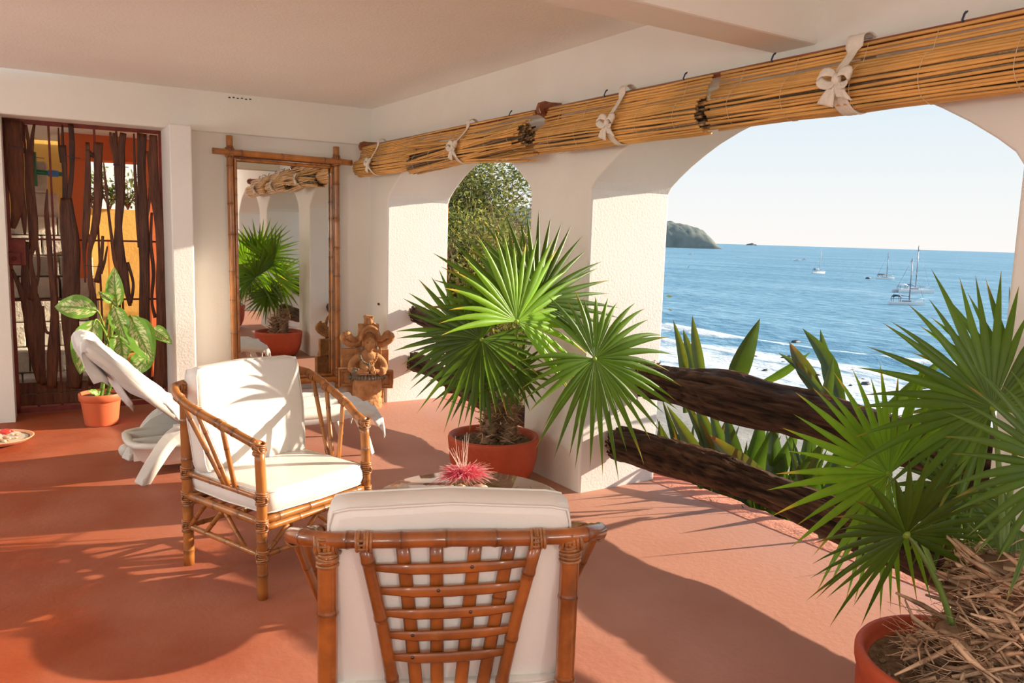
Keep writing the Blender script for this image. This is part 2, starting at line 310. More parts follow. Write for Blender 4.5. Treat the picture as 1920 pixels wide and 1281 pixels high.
GATE_PLANKS = [
    [[(0.094, 2.413, 0.14), (0.092, 2.149, 0.137), (0.092, 1.917, 0.117), (0.094, 1.729, 0.091), (0.056, 1.551, 0.032)], [(0.114, 1.918, 0.061), (0.133, 1.684, 0.051), (0.137, 1.506, 0.016)]] ,
    [[(0.183, 2.387, 0.016), (0.193, 2.249, 0.029), (0.2, 2.157, 0.045)], [(0.24, 2.397, 0.02), (0.219, 2.275, 0.029), (0.204, 2.157, 0.045)], [(0.203, 2.18, 0.053), (0.188, 1.922, 0.07), (0.197, 1.639, 0.074), (0.201, 1.448, 0.054), (0.168, 1.304, 0.029), (0.183, 1.111, 0.046), (0.181, 0.965, 0.054)], [(0.21, 1.472, 0.033), (0.226, 1.304, 0.025), (0.218, 1.159, 0.021), (0.193, 1.062, 0.029)], [(0.183, 1.013, 0.058), (0.213, 0.817, 0.063), (0.212, 0.471, 0.059), (0.219, 0.245, 0.043)]] ,
    [[(0.035, 1.219, 0.02), (0.086, 1.063, 0.045), (0.131, 0.917, 0.093), (0.152, 0.672, 0.1), (0.174, 0.423, 0.076), (0.184, 0.26, 0.021)], [(0.153, 1.447, 0.025), (0.125, 1.207, 0.058), (0.127, 0.965, 0.083)]] ,
    [[(0.31, 1.882, 0.008), (0.298, 1.691, 0.034), (0.306, 1.451, 0.042), (0.311, 1.208, 0.038), (0.322, 0.963, 0.051), (0.321, 0.765, 0.073), (0.293, 0.467, 0.09), (0.274, 0.216, 0.073)], [(0.242, 0.915, 0.017), (0.249, 0.718, 0.025), (0.292, 0.679, 0.026)]] ,
    [[(0.409, 2.385, 0.01), (0.409, 2.22, 0.017), (0.423, 2.103, 0.025)], [(0.439, 2.411, 0.013), (0.436, 2.222, 0.025), (0.444, 2.08, 0.042)], [(0.501, 2.422, 0.043), (0.502, 2.227, 0.047), (0.493, 2.036, 0.034), (0.465, 1.842, 0.047), (0.453, 1.769, 0.064)], [(0.437, 2.246, 0.047), (0.442, 2.033, 0.038), (0.433, 1.793, 0.038)], [(0.445, 1.817, 0.085), (0.453, 1.576, 0.129), (0.465, 1.332, 0.14), (0.456, 1.085, 0.139), (0.436, 0.837, 0.13), (0.449, 0.586, 0.131), (0.451, 0.332, 0.132), (0.435, 0.206, 0.106)]] ,
    [[(0.618, 2.285, 0.03), (0.614, 2.044, 0.048), (0.597, 1.8, 0.057), (0.581, 1.58, 0.061), (0.56, 1.358, 0.026), (0.56, 1.11, 0.013)], [(0.697, 2.291, 0.075), (0.689, 2.049, 0.062), (0.682, 1.854, 0.075), (0.662, 1.656, 0.062), (0.635, 1.508, 0.053), (0.603, 1.359, 0.031), (0.599, 1.11, 0.04), (0.612, 0.959, 0.058), (0.592, 0.58, 0.071), (0.58, 0.222, 0.067)], [(0.612, 2.224, 0.03), (0.658, 2.18, 0.044), (0.714, 2.232, 0.04)], [(0.603, 1.849, 0.031), (0.646, 1.822, 0.031), (0.677, 1.841, 0.031)], [(0.583, 1.531, 0.031), (0.616, 1.458, 0.048), (0.639, 1.508, 0.031)], [(0.706, 1.51, 0.022), (0.688, 1.31, 0.031), (0.644, 1.11, 0.049)], [(0.739, 1.423, 0.011), (0.712, 1.286, 0.022), (0.68, 1.185, 0.027)]] ,
    [[(0.733, 2.129, 0.009), (0.743, 1.955, 0.022), (0.757, 1.71, 0.022), (0.773, 1.512, 0.027), (0.79, 1.312, 0.032), (0.816, 1.211, 0.036)], [(0.792, 2.384, 0.018), (0.801, 2.251, 0.027), (0.838, 2.132, 0.036)], [(0.823, 2.379, 0.036), (0.827, 2.277, 0.045), (0.841, 2.108, 0.067)], [(0.89, 2.385, 0.05), (0.871, 2.257, 0.059), (0.854, 2.084, 0.09), (0.851, 1.837, 0.077), (0.828, 1.588, 0.059), (0.829, 1.413, 0.082), (0.855, 1.211, 0.078), (0.885, 1.007, 0.046), (0.901, 0.904, 0.028)], [(0.819, 1.312, 0.045), (0.792, 1.11, 0.041), (0.8, 0.906, 0.059), (0.789, 0.572, 0.069), (0.773, 0.183, 0.069)], [(0.889, 1.287, 0.032), (0.93, 1.109, 0.023), (0.906, 0.93, 0.028)]] ,
    [[(0.972, 2.387, 0.014), (0.972, 2.092, 0.023), (0.98, 1.719, 0.032), (0.995, 1.416, 0.042)], [(1.038, 2.393, 0.074), (1.025, 2.096, 0.065), (1.028, 1.771, 0.079), (1.025, 1.518, 0.084), (1.024, 1.212, 0.084), (1.013, 0.825, 0.094), (1.015, 0.432, 0.095), (1.009, 0.22, 0.072)], [(1.075, 2.248, 0.023), (1.09, 2.0, 0.019), (1.07, 1.773, 0.028), (1.038, 1.645, 0.037)]] ,
    [[(1.126, 2.388, 0.061), (1.12, 2.177, 0.079), (1.125, 1.902, 0.085), (1.153, 1.649, 0.081), (1.165, 1.342, 0.081), (1.151, 1.083, 0.081), (1.156, 0.822, 0.096), (1.141, 0.479, 0.106), (1.123, 0.159, 0.112)], [(1.096, 1.723, 0.023), (1.08, 1.469, 0.028), (1.097, 1.212, 0.033), (1.076, 0.954, 0.024), (1.1, 0.797, 0.033)]] ,
]
DUMB_LEAVES = [
    ((0.594, 6.88, 0.943), (0.342, 6.974, 0.969), 0.157) ,
    ((0.576, 6.823, 0.883), (0.462, 6.767, 0.518), 0.172) ,
    ((0.742, 6.969, 0.965), (0.73, 6.948, 1.244), 0.11) ,
    ((0.702, 6.94, 1.002), (0.618, 6.934, 1.079), 0.059) ,
    ((0.692, 6.705, 0.99), (0.762, 6.55, 0.74), 0.113) ,
    ((0.755, 6.93, 0.769), (0.758, 6.823, 0.554), 0.135) ,
    ((0.817, 6.789, 0.888), (0.924, 6.603, 0.594), 0.191) ,
    ((0.792, 6.632, 0.925), (0.895, 6.448, 0.634), 0.138) ,
    ((0.989, 6.962, 0.783), (1.098, 6.806, 0.684), 0.095) ,
    ((0.927, 6.676, 0.612), (0.804, 6.661, 0.475), 0.133) ,
]
GARDEN_LEAVES = [
    ((4.35, 3.815, 0.677), (4.4, 3.705, 1.096), 0.128) ,
    ((4.2, 4.031, 0.711), (4.25, 4.2, 1.07), 0.069) ,
    ((4.2, 4.241, 0.638), (4.25, 4.396, 1.019), 0.063) ,
    ((4.3, 4.204, 0.637), (4.35, 4.385, 0.943), 0.079) ,
    ((4.5, 3.235, 0.78), (4.55, 3.465, 1.047), 0.091) ,
    ((4.6, 3.24, 0.7), (4.65, 3.4, 1.044), 0.078) ,
    ((4.5, 3.333, 0.728), (4.55, 3.564, 0.94), 0.099) ,
    ((4.45, 3.382, 0.759), (4.5, 3.607, 0.862), 0.05) ,
    ((4.7, 3.711, 0.729), (4.75, 3.536, 0.866), 0.054) ,
    ((4.4, 3.152, 0.678), (4.45, 3.143, 0.908), 0.068) ,
    ((4.7, 2.783, 0.738), (4.75, 2.6, 0.969), 0.086) ,
    ((4.1, 3.795, -0.041), (4.15, 4.31, 0.387), 0.09) ,
    ((4.15, 3.767, -0.04), (4.2, 4.199, 0.464), 0.082) ,
    ((4.2, 3.764, -0.046), (4.25, 4.142, 0.491), 0.098) ,
    ((4.2, 3.692, -0.026), (4.25, 3.979, 0.443), 0.096) ,
    ((4.2, 3.625, 0.03), (4.25, 3.826, 0.434), 0.103) ,
    ((4.05, 3.699, -0.026), (4.1, 4.173, 0.178), 0.081) ,
    ((4.3, 3.638, -0.025), (4.35, 3.429, 0.487), 0.111) ,
    ((4.3, 3.546, 0.0), (4.35, 3.278, 0.464), 0.11) ,
    ((4.05, 3.256, 0.117), (4.1, 3.821, 0.278), 0.102) ,
    ((4.2, 3.242, -0.008), (4.25, 3.0, 0.432), 0.118) ,
    ((4.3, 3.404, -0.071), (4.35, 3.489, 0.419), 0.122) ,
    ((4.4, 3.266, -0.082), (4.45, 2.958, 0.488), 0.106) ,
    ((4.4, 3.817, -0.109), (4.45, 3.67, 0.485), 0.116) ,
    ((4.5, 3.43, -0.109), (4.55, 3.351, 0.502), 0.11) ,
    ((4.3, 3.071, -0.042), (4.35, 2.74, 0.416), 0.102) ,
    ((4.4, 3.022, -0.079), (4.45, 3.026, 0.404), 0.116) ,
    ((4.1, 4.27, -0.173), (4.15, 4.38, 0.249), 0.096) ,
    ((4.3, 4.397, -0.151), (4.35, 4.564, 0.146), 0.083) ,
]
# ------------------------------------------------------------------ setting
XI, XO, CZ = 3.02, 3.66, 2.77
def struct(mb, name, mat, label=None, smooth=False, bevel=0, seg=2, fixn=True):
    o = mb.build(name, mat, None, smooth, bevel=bevel, seg=seg, fixn=fixn); tag(o, label, None, None, 'structure'); return o
b = MB()   # finely divided floor with a slightly uneven surface
rows = []
nr = random.Random(3)
for i in range(0, 61):
    y = -7+i*(18.9/60); rows.append([(x, y, 0) for x in [-5.2+j*(8.86/30) for j in range(31)]])
b.grid(rows)
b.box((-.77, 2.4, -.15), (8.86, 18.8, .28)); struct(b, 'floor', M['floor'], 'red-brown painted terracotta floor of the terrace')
b = MB(); rs = random.Random(5); rows = []
for i in range(0, 141):
    y = -6.9+i*.1
    rows.append([(x, y, z) for x, z in ((3.60, -.02), (3.62, .004), (3.72+rs.uniform(-.01, .01), .006+rs.uniform(-.004, .004)), (3.84+rs.uniform(-.015, .02), -.01), (3.88+rs.uniform(-.02, .02), -.08), (3.90, -.5))])
b.grid(rows); struct(b, 'trim_1', M['sill'], 'rough pink concrete edge outside the arches')
b = MB(); b.box((-.77, .22, CZ+.15), (8.9, 14.4, .3)); struct(b, 'ceiling', M['ceiling'], 'cream plaster ceiling')

# right arcade wall: pointed arches between square piers
ARCH = [(0, 1.905), (.03, 1.95), (.10, 2.005), (.2, 2.072), (.31, 2.135), (.42, 2.19), (.56, 2.245), (.72, 2.295), (.90, 2.335), (1.05, 2.36), (1.2, 2.378)]
bays = [(4.54, 6.93)] + [(1.447-3.1*k, 3.883-3.1*k) for k in range(3)]
def arch_pts(y0, y1):
    h = (y1-y0)/2; k = h/1.2
    L_ = [(y0+s*k, z) for s, z in ARCH]; R_ = [(y1-s*k, z) for s, z in ARCH[:-1]][::-1]
    return L_+R_
bi = MB(); br = MB(); bo = MB()
top = CZ+.02
edges = [7.6]; piers = []
ys = sorted([e for a in bays for e in a])
bounds = [-7.0]+ys+[7.8]
for k in range(0, len(bounds), 2):
    y0, y1 = bounds[k], bounds[k+1]
    for (bb, X, fl) in ((bi, XI, 0), (bo, XO, 1)):
        bb.add([(X, y0, -.02), (X, y1, -.02), (X, y1, 1.905), (X, y0, 1.905)], [(0, 1, 2, 3)])
        bb.add([(X, y0, 1.905), (X, y1, 1.905), (X, y1, top), (X, y0, top)], [(0, 1, 2, 3)])
    br.add([(XI, y0, -.02), (XO, y0, -.02), (XO, y0, 1.905), (XI, y0, 1.905)], [(0, 1, 2, 3)])
    br.add([(XI, y1, -.02), (XO, y1, -.02), (XO, y1, 1.905), (XI, y1, 1.905)], [(0, 1, 2, 3)])
for (a, c) in bays:
    P = arch_pts(a, c)
    for i in range(len(P)-1):
        p, q = P[i], P[i+1]
        for bb, X in ((bi, XI), (bo, XO)):
            bb.add([(X, p[0], p[1]), (X, q[0], q[1]), (X, q[0], top), (X, p[0], top)], [(0, 1, 2, 3)])
        br.add([(XI, p[0], p[1]), (XO, p[0], p[1]), (XO, q[0], q[1]), (XI, q[0], q[1])], [(0, 1, 2, 3)])
# one wall object, three materials
al = MB(); me_faces = []
al.add(bi.v, bi.f); n1 = len(al.f); al.add(br.v, br.f); n2 = len(al.f); al.add(bo.v, bo.f); n3 = len(al.f)
al.add([(XI, -7, top), (XO, -7, top), (XO, 7.8, top), (XI, 7.8, top)], [(0, 1, 2, 3)])
me = al.mesh('wall_right', M['plaster'], False); me.materials.append(M['stucco']); me.materials.append(M['orange_ext'])
for i, p in enumerate(me.polygons): p.material_index = 0 if i < n1 else 1 if i < n2 else 2
import bmesh
bm = bmesh.new(); bm.from_mesh(me); bmesh.ops.remove_doubles(bm, verts=bm.verts, dist=1e-4); bmesh.ops.recalc_face_normals(bm, faces=bm.faces); bm.to_mesh(me); bm.free()
wr = link('wall_right', me); tag(wr, 'white arcade wall with pointed arches open to the sea', kind='structure')
bv = wr.modifiers.new('b', 'BEVEL'); bv.width = .016; bv.segments = 3; bv.limit_method = 'ANGLE'; bv.angle_limit = math.radians(50)

# back wall, slightly turned against the arcade
SK = -.05; EX = V((math.cos(SK), math.sin(SK), 0)); EY = V((-EX.y, EX.x, 0)); BO = V((3.02, 7.32, 0))
def bw(u, v, z): return BO + EX*(u-3.02) + EY*v + V((0, 0, z))     # u runs like X, v away from the camera
RB = Matrix.Rotation(SK, 3, 'Z')
def bbox(b, u0, u1, v0, v1, z0, z1):
    b.box(bw((u0+u1)/2, (v0+v1)/2, (z0+z1)/2), (u1-u0, v1-v0, z1-z0), RB)
b = MB(); bbox(b, 1.19, 3.30, .03, .30, -.02, 2.45)
bbox(b, -3.6, .02, -.02, .45, -.02, 2.45)
struct(b, 'wall_back', M['plaster'], 'white plaster wall behind the mirror and beside the gate')
b = MB(); bbox(b, -3.6, 3.30, -.01, .46, 2.43, 2.79); struct(b, 'trim_2', M['plaster'], 'plaster header beam above gate and mirror', bevel=.012)
b = MB(); bbox(b, 1.19, 1.36, -.33, .50, -.02, 2.432); struct(b, 'trim_3', M['stucco'], 'white square pilaster between gate and mirror', bevel=.012, seg=3)
b = MB(); bbox(b, 1.36, 3.2, -.02, .04, -.01, .11); struct(b, 'baseboard_back', M['stucco'], 'low rough plaster plinth under the mirror', bevel=.01)
b = MB(); b.box((-19, -4, -.16), (27.6, 40, .28)); struct(b, 'bounce_ground', M['bounce_pale'], 'added pale ground left of the terrace, bouncing light to the ceiling')  # unseen pale ground added to bounce sunlight up to the ceiling
b = MB(); b.box((-.77, -17.1, -.16), (8.86, 20.2, .28)); struct(b, 'bounce_ground', M['bounce_pale'], 'added pale ground behind the camera, bouncing light to the ceiling')
b = MB(); b.box((-.6, 2.458, 2.64), (7.3, .235, .34)); struct(b, 'trim_4', M['plaster'], 'white ceiling beam crossing the terrace', bevel=.012)

# outside ground, sea, headland
b = MB(); rows = []; gr = random.Random(11)
def gz(x, y):
    z = -.42-(x-3.8)*.85
    hump = max(0, 1-abs(y-13)/6)*max(0, 1-max(0, x-.62*y)/6); z = z+hump*min(4.6, (x-3.8)*.85+.6)
    if y > 7.9 and x < 4.5: z = max(z, -.2)
    return max(z, -10.6-max(0, x-60)*.06)
xs = [3.7, 4.2, 4.8, 5.5, 6.5, 8, 10, 13, 16, 20, 26]
for y in [-60, -40, -25, -14, -7, -3, 0, 2, 4, 6, 8, 10, 12, 14, 17, 21, 26, 34, 46, 60, 90, 140]:
    rows.append([(x, y, gz(x, y)+gr.uniform(-.08, .08)) for x in xs])
b.grid(rows); struct(b, 'ground', M['earth'], 'dry scrubby slope below the terrace', smooth=True)
b = MB(); b.grid([[(x, y, -10.6-max(0, x-44)*.045+gr.uniform(-.05, .05)) for x in [15, 20, 26, 34, 44, 50, 54, 58, 62, 66]] for y in [-60, -40, -20, 0, 10, 20, 28, 34, 40, 46, 52, 58, 64, 72, 84, 100, 140]])
struct(b, 'beach', M['sand'], 'pale beach between the slope and the surf', smooth=True)

def sea_mat():
    m = bpy.data.materials.new('sea_water'); m.use_nodes = True; nt = m.node_tree; N = nt.nodes; L = nt.links; b = N['Principled BSDF']
    tc = N.new('ShaderNodeTexCoord'); sp = N.new('ShaderNodeSeparateXYZ'); L.new(tc.outputs['Object'], sp.inputs[0])
    def noise(scale, st, det=4):
        mp = N.new('ShaderNodeMapping'); mp.inputs['Scale'].default_value = st; mp.inputs['Rotation'].default_value = (0, 0, math.radians(8)); L.new(tc.outputs['Object'], mp.inputs[0])
        n = N.new('ShaderNodeTexNoise'); n.inputs['Scale'].default_value = scale; n.inputs['Detail'].default_value = det; n.inputs['Roughness'].default_value = .62; L.new(mp.outputs[0], n.inputs['Vector']); return n.outputs[0]
    n1 = noise(.45, (1, .55, 1), 6); n2 = noise(.035, (1, .35, 1), 4); n3 = noise(.006, (1, .5, 1), 3)
    def mth(op, a, b_, c=None):
        x = N.new('ShaderNodeMath'); x.operation = op
        for i, q in enumerate((a, b_, c)):
            if q is None: continue
            if isinstance(q, (int, float)): x.inputs[i].default_value = q
            else: L.new(q, x.inputs[i])
        return x.outputs[0]
    mixn = mth('ADD', mth('MULTIPLY', n1, .55), mth('ADD', mth('MULTIPLY', n2, .3), mth('MULTIPLY', n3, .15)))
    rp = N.new('ShaderNodeValToRGB'); L.new(mixn, rp.inputs[0]); el = rp.color_ramp.elements
    el[0].position = .40; el[0].color = (.06, .20, .31, 1); el[1].position = .62; el[1].color = (.27, .45, .56, 1)
    q = el.new(.5); q.color = (.13, .31, .44, 1)
    # foam: real white water near the shore, in bands that follow the beach
    ns = noise(.05, (1, 1, 1), 5); nf = noise(.9, (1, .5, 1), 8)
    xs_ = mth('ADD', sp.outputs[0], mth('MULTIPLY', mth('SUBTRACT', ns, .5), 14.0))
    xs2 = mth('ADD', xs_, mth('MULTIPLY', sp.outputs[1], .12))     # bands run a little aslant
    foam = None
    for c, wd, k in ((92, 3.0, 1.0), (80, 5.0, .9), (71, 8.0, 1.0), (62, 7.0, .9)):
        d = mth('ABSOLUTE', mth('SUBTRACT', xs2, c), 0)
        v = mth('SUBTRACT', 1.0, mth('DIVIDE', d, wd)); v = mth('MULTIPLY', mth('MAXIMUM', v, 0), k)
        foam = v if foam is None else mth('MAXIMUM', foam, v)
    fm = mth('MULTIPLY', foam, mth('ADD', mth('MULTIPLY', nf, 2.2), -.45))
    mr = N.new('ShaderNodeMapRange'); mr.inputs[1].default_value = .12; mr.inputs[2].default_value = .38; L.new(fm, mr.inputs[0])
    mx = N.new('ShaderNodeMix'); mx.data_type = 'RGBA'; L.new(mr.outputs[0], mx.inputs[0]); L.new(rp.outputs[0], mx.inputs[6]); mx.inputs[7].default_value = (.80, .82, .80, 1)
    L.new(mx.outputs[2], b.inputs['Base Color']); b.inputs['Roughness'].default_value = .45; b.inputs['Specular IOR Level'].default_value = .22
    bp = N.new('ShaderNodeBump'); bp.inputs['Strength'].default_value = .9; bp.inputs['Distance'].default_value = .9; L.new(n1, bp.inputs['Height'])
    bp2 = N.new('ShaderNodeBump'); bp2.inputs['Strength'].default_value = .6; bp2.inputs['Distance'].default_value = 4; L.new(n2, bp2.inputs['Height']); L.new(bp.outputs[0], bp2.inputs['Normal'])
    L.new(bp2.outputs[0], b.inputs['Normal']); return m
M['sea'] = sea_mat()
b = MB(); rows = []
xs = [48+i*1.0 for i in range(74)]+[122+i*3 for i in range(14)]+[165, 200, 300, 600, 1500, 5000, 20000, 80000]
def swell(x, y):
    z = 0
    for c, h, wd in ((93, .95, 2.2), (81, .4, 2.0), (72, .2, 2.0), (112, .30, 3.5), (104, .22, 3)):
        q = x+.12*y+3*math.sin(y*.045+c)+1.2*math.sin(y*.13)-c
        z += h*math.exp(-(q/wd)**2)*(.75+.25*math.sin(y*.09+c))
    return z
for y in [-60000, -15000, -3000, -500, -100, -20]+[-10+i*3.0 for i in range(60)]+[180, 300, 600, 1500, 4000, 15000, 80000]:
    rows.append([(x, y, -11+(swell(x, y) if x < 170 and -20 <= y <= 180 else 0)) for x in xs])
b.grid(rows); struct(b, 'sea', M['sea'], 'blue sea with surf rolling towards the beach', smooth=True)

from mathutils import noise as mnoise
b = MB(); rows = []
tip = V((1468, 1368, 0)); dirL = V((-.842, .539, 0)).normalized(); perp = V((.534, .835, 0))
prof = [(0, 1), (5, 4), (9, 8), (16, 14), (22, 22), (41, 42), (60, 50), (80, 56), (100, 59), (125, 64), (160, 69), (220, 76), (300, 84), (700, 96), (1500, 88), (2300, 100), (3200, 90)]
def hz(u):
    for (a, ha), (c, hc) in zip(prof, prof[1:]):
        if a <= u <= c: return ha+(hc-ha)*(u-a)/(c-a)
    return prof[-1][1]
for i in range(76):
    u = i*5.0 if i < 44 else 220+(i-44)*90.0; row = []; uc = min(u, 300)
    for j in range(25):
        t = -1+2*j/24; h = hz(u)*math.sqrt(max(0, 1-t*t))**1.1
        p = tip+dirL*u+perp*(t*(25+uc*.5)+uc*.4)
        h += (mnoise.noise(p*.02)*4+mnoise.noise(p*.06)*4+mnoise.noise(p*.2)*2.5)*min(1, h/30)
        row.append((p.x, p.y, -11.5+h))
    rows.append(row)
b.grid(rows); struct(b, 'headland', M['hill'], 'dark scrub-covered headland on the horizon', smooth=True)
b = MB()
for dx, r in ((0, 75), (-70, 50), (85, 42)):
    b.ball((13327+dx*.8, 11581-dx*.5, -14), r, sc=(1, 1, .62), rf=lambda i, j: gr.uniform(.8, 1.15))
o = b.build('islet', M['hill']); tag(o, 'tiny dark rocky islet on the horizon right of the headland', 'islet')
# ------------------------------------------------------------------ bamboo helpers
def bamboo_pts(pts, r, node=.13, jit=.02, seed=0, dark=.35):
    """resample a path and put swollen, darker nodes on it"""
    rr = random.Random(seed); pts = [V(p) for p in pts]
    L = [0]
    for a, c in zip(pts, pts[1:]): L.append(L[-1]+(c-a).length)
    tot = L[-1]; S = set([0, tot])
    s = node*rr.uniform(.3, .9); nodes = []
    while s < tot-.02: nodes.append(s); s += node*rr.uniform(.8, 1.25)
    for q in nodes: S.update((q-.012, q-.004, q, q+.005, q+.012))
    n = max(2, int(tot/.05))
    for i in range(n+1): S.add(tot*i/n)
    S = sorted(x for x in S if 0 <= x <= tot)
    P, R, C = [], [], []
    for s in S:
        for i in range(len(L)-1):
            if L[i] <= s <= L[i+1]+1e-9:
                t = (s-L[i])/max(1e-9, L[i+1]-L[i]); P.append(pts[i].lerp(pts[i+1], t)); break
        d = min([abs(s-q) for q in nodes] or [9]); k = 1.10 if d < .0045 else 1.04 if d < .006 else 1.0
        R.append(r*k); c = dark if d < .003 else .8 if d < .013 else 1.0
        C.append((c, c, c))
    return P, R, C
def smooth_path(pts, n=6):
    pts = [V(p) for p in pts]; out = []
    for i in range(len(pts)-1):
        p0 = pts[max(0, i-1)]; p1 = pts[i]; p2 = pts[i+1]; p3 = pts[min(len(pts)-1, i+2)]
        for j in range(n):
            t = j/n; out.append(.5*((2*p1)+(p2-p0)*t+(2*p0-5*p1+4*p2-p3)*t*t+(3*p1-p0-3*p2+p3)*t*t*t))
    out.append(pts[-1]); return out
def pole(name, pts, r, mat, parent, seed=0, node=.13, n=10, flat=1.0, up=None):
    P, R, C = bamboo_pts(pts, r, node, seed=seed)
    b = MB(); b.tube(P, R, n, cols=C, flat=flat, up=up); return b.build(name, mat, parent)
def binding(parent, c, axis, r, w=.035, turns=5, seed=0, name='binding', cross=None):
    """a few turns of rattan wound round a joint"""
    rr = random.Random(seed); axis = V(axis).normalized(); a = axis.orthogonal().normalized(); d = axis.cross(a); b = MB()
    for k in range(turns):
        t = (k/(turns-1)-.5)*w; tilt = rr.uniform(-.25, .25); pts = []
        for j in range(12):
            th = 2*math.pi*j/12; pts.append(V(c)+axis*(t+math.sin(th)*tilt*r)+(a*math.cos(th)+d*math.sin(th))*(r*1.06))
        q = rr.uniform(.6, 1.15); b.tube(pts, w/turns*.62, 6, closed=True, col=(q, q, q))
    if cross is not None:
        ax2 = V(cross).normalized(); a2 = ax2.orthogonal().normalized(); d2 = ax2.cross(a2)
        for k in range(3):
            t = (k-1)*w*.33; pts = [V(c)+ax2*t+(a2*math.cos(2*math.pi*j/12)+d2*math.sin(2*math.pi*j/12))*(r*1.12)+axis*(math.sin(2*math.pi*j/12)*r*.5) for j in range(12)]
            b.tube(pts, w/turns*.6, 6, closed=True, col=(.8, .8, .8))
    return b.build(name, M['wrap'], parent)

def cushion(name, parent, cx, cy, cz, w, d, h, R=None, crown=.02, rad=.03, piping=True, sag=0.0):
    """a boxed vinyl cushion with rounded edges, crowned faces and welt seams; w,d in plan, h thickness"""
    b = MB(); n = 14; m = 12
    def P(u, v, k):      # u,v in -1..1, k in -1..1 through the thickness
        x = u*w/2; y = v*d/2
        ed = (1-abs(u)**6)*(1-abs(v)**6)
        z = k*(h/2+crown*(1-u*u)*(1-v*v)) - (sag*(1-u*u)*(1-v*v))
        return V((x, y, z))
    def conv(p):
        if R is not None: p = R @ p
        return p+V((cx, cy, cz))
    def ring(k, ins):
        pts = []; N = 12
        for (a, c) in (((-1, -1), (1, -1)), ((1, -1), (1, 1)), ((1, 1), (-1, 1)), ((-1, 1), (-1, -1))):
            for i in range(N):
                t = i/N; u = lerp(a[0], c[0], t); v = lerp(a[1], c[1], t)
                # round the corners in plan
                q = (abs(u)**22+abs(v)**22)**(1/22); u2, v2 = u/q, v/q
                x = u2*(w/2-ins); y = v2*(d/2-ins)
                bow = .012*(1-min(1, abs(u*v)**2))
                pts.append(V((x+math.copysign(bow, u)*(abs(u) > .98)*(1-abs(v)), y+math.copysign(bow, v)*(abs(v) > .98)*(1-abs(u)), k*h/2)))
        return pts
    rows = []
    prof = [(-1, rad*.9), (-.93, rad*.35), (-.8, rad*.08), (-.4, -.004), (0, -.007), (.4, -.004), (.8, rad*.08), (.93, rad*.35), (1, rad*.9)]
    for k, ins in prof: rows.append([conv(p) for p in ring(k, ins)])
    b.grid(rows, loop=True)
    for sgn in (-1, 1):
        last = ring(sgn, rad*.9); cnt = len(last); rings = []
        for s in (1, .9, .75, .55, .35, .15, .001):
            rings.append([conv(V((p.x*s, p.y*s, p.z+sgn*crown*(1-s**2.2)-sag*(1-s*s)))) for p in last])
        if sgn > 0: b.grid(rings, loop=True)
        else: b.grid(rings[::-1], loop=True)
    o = b.build(name, M['vinyl'], parent)
    if piping:
        p = MB()
        for k, ins in ((.86, rad*.18), (-.86, rad*.18)):
            p.tube([conv(q) for q in ring(k, ins-.003)], .0032, 6, closed=True)
        p.build('piping', M['vinyl'], o)
    return o

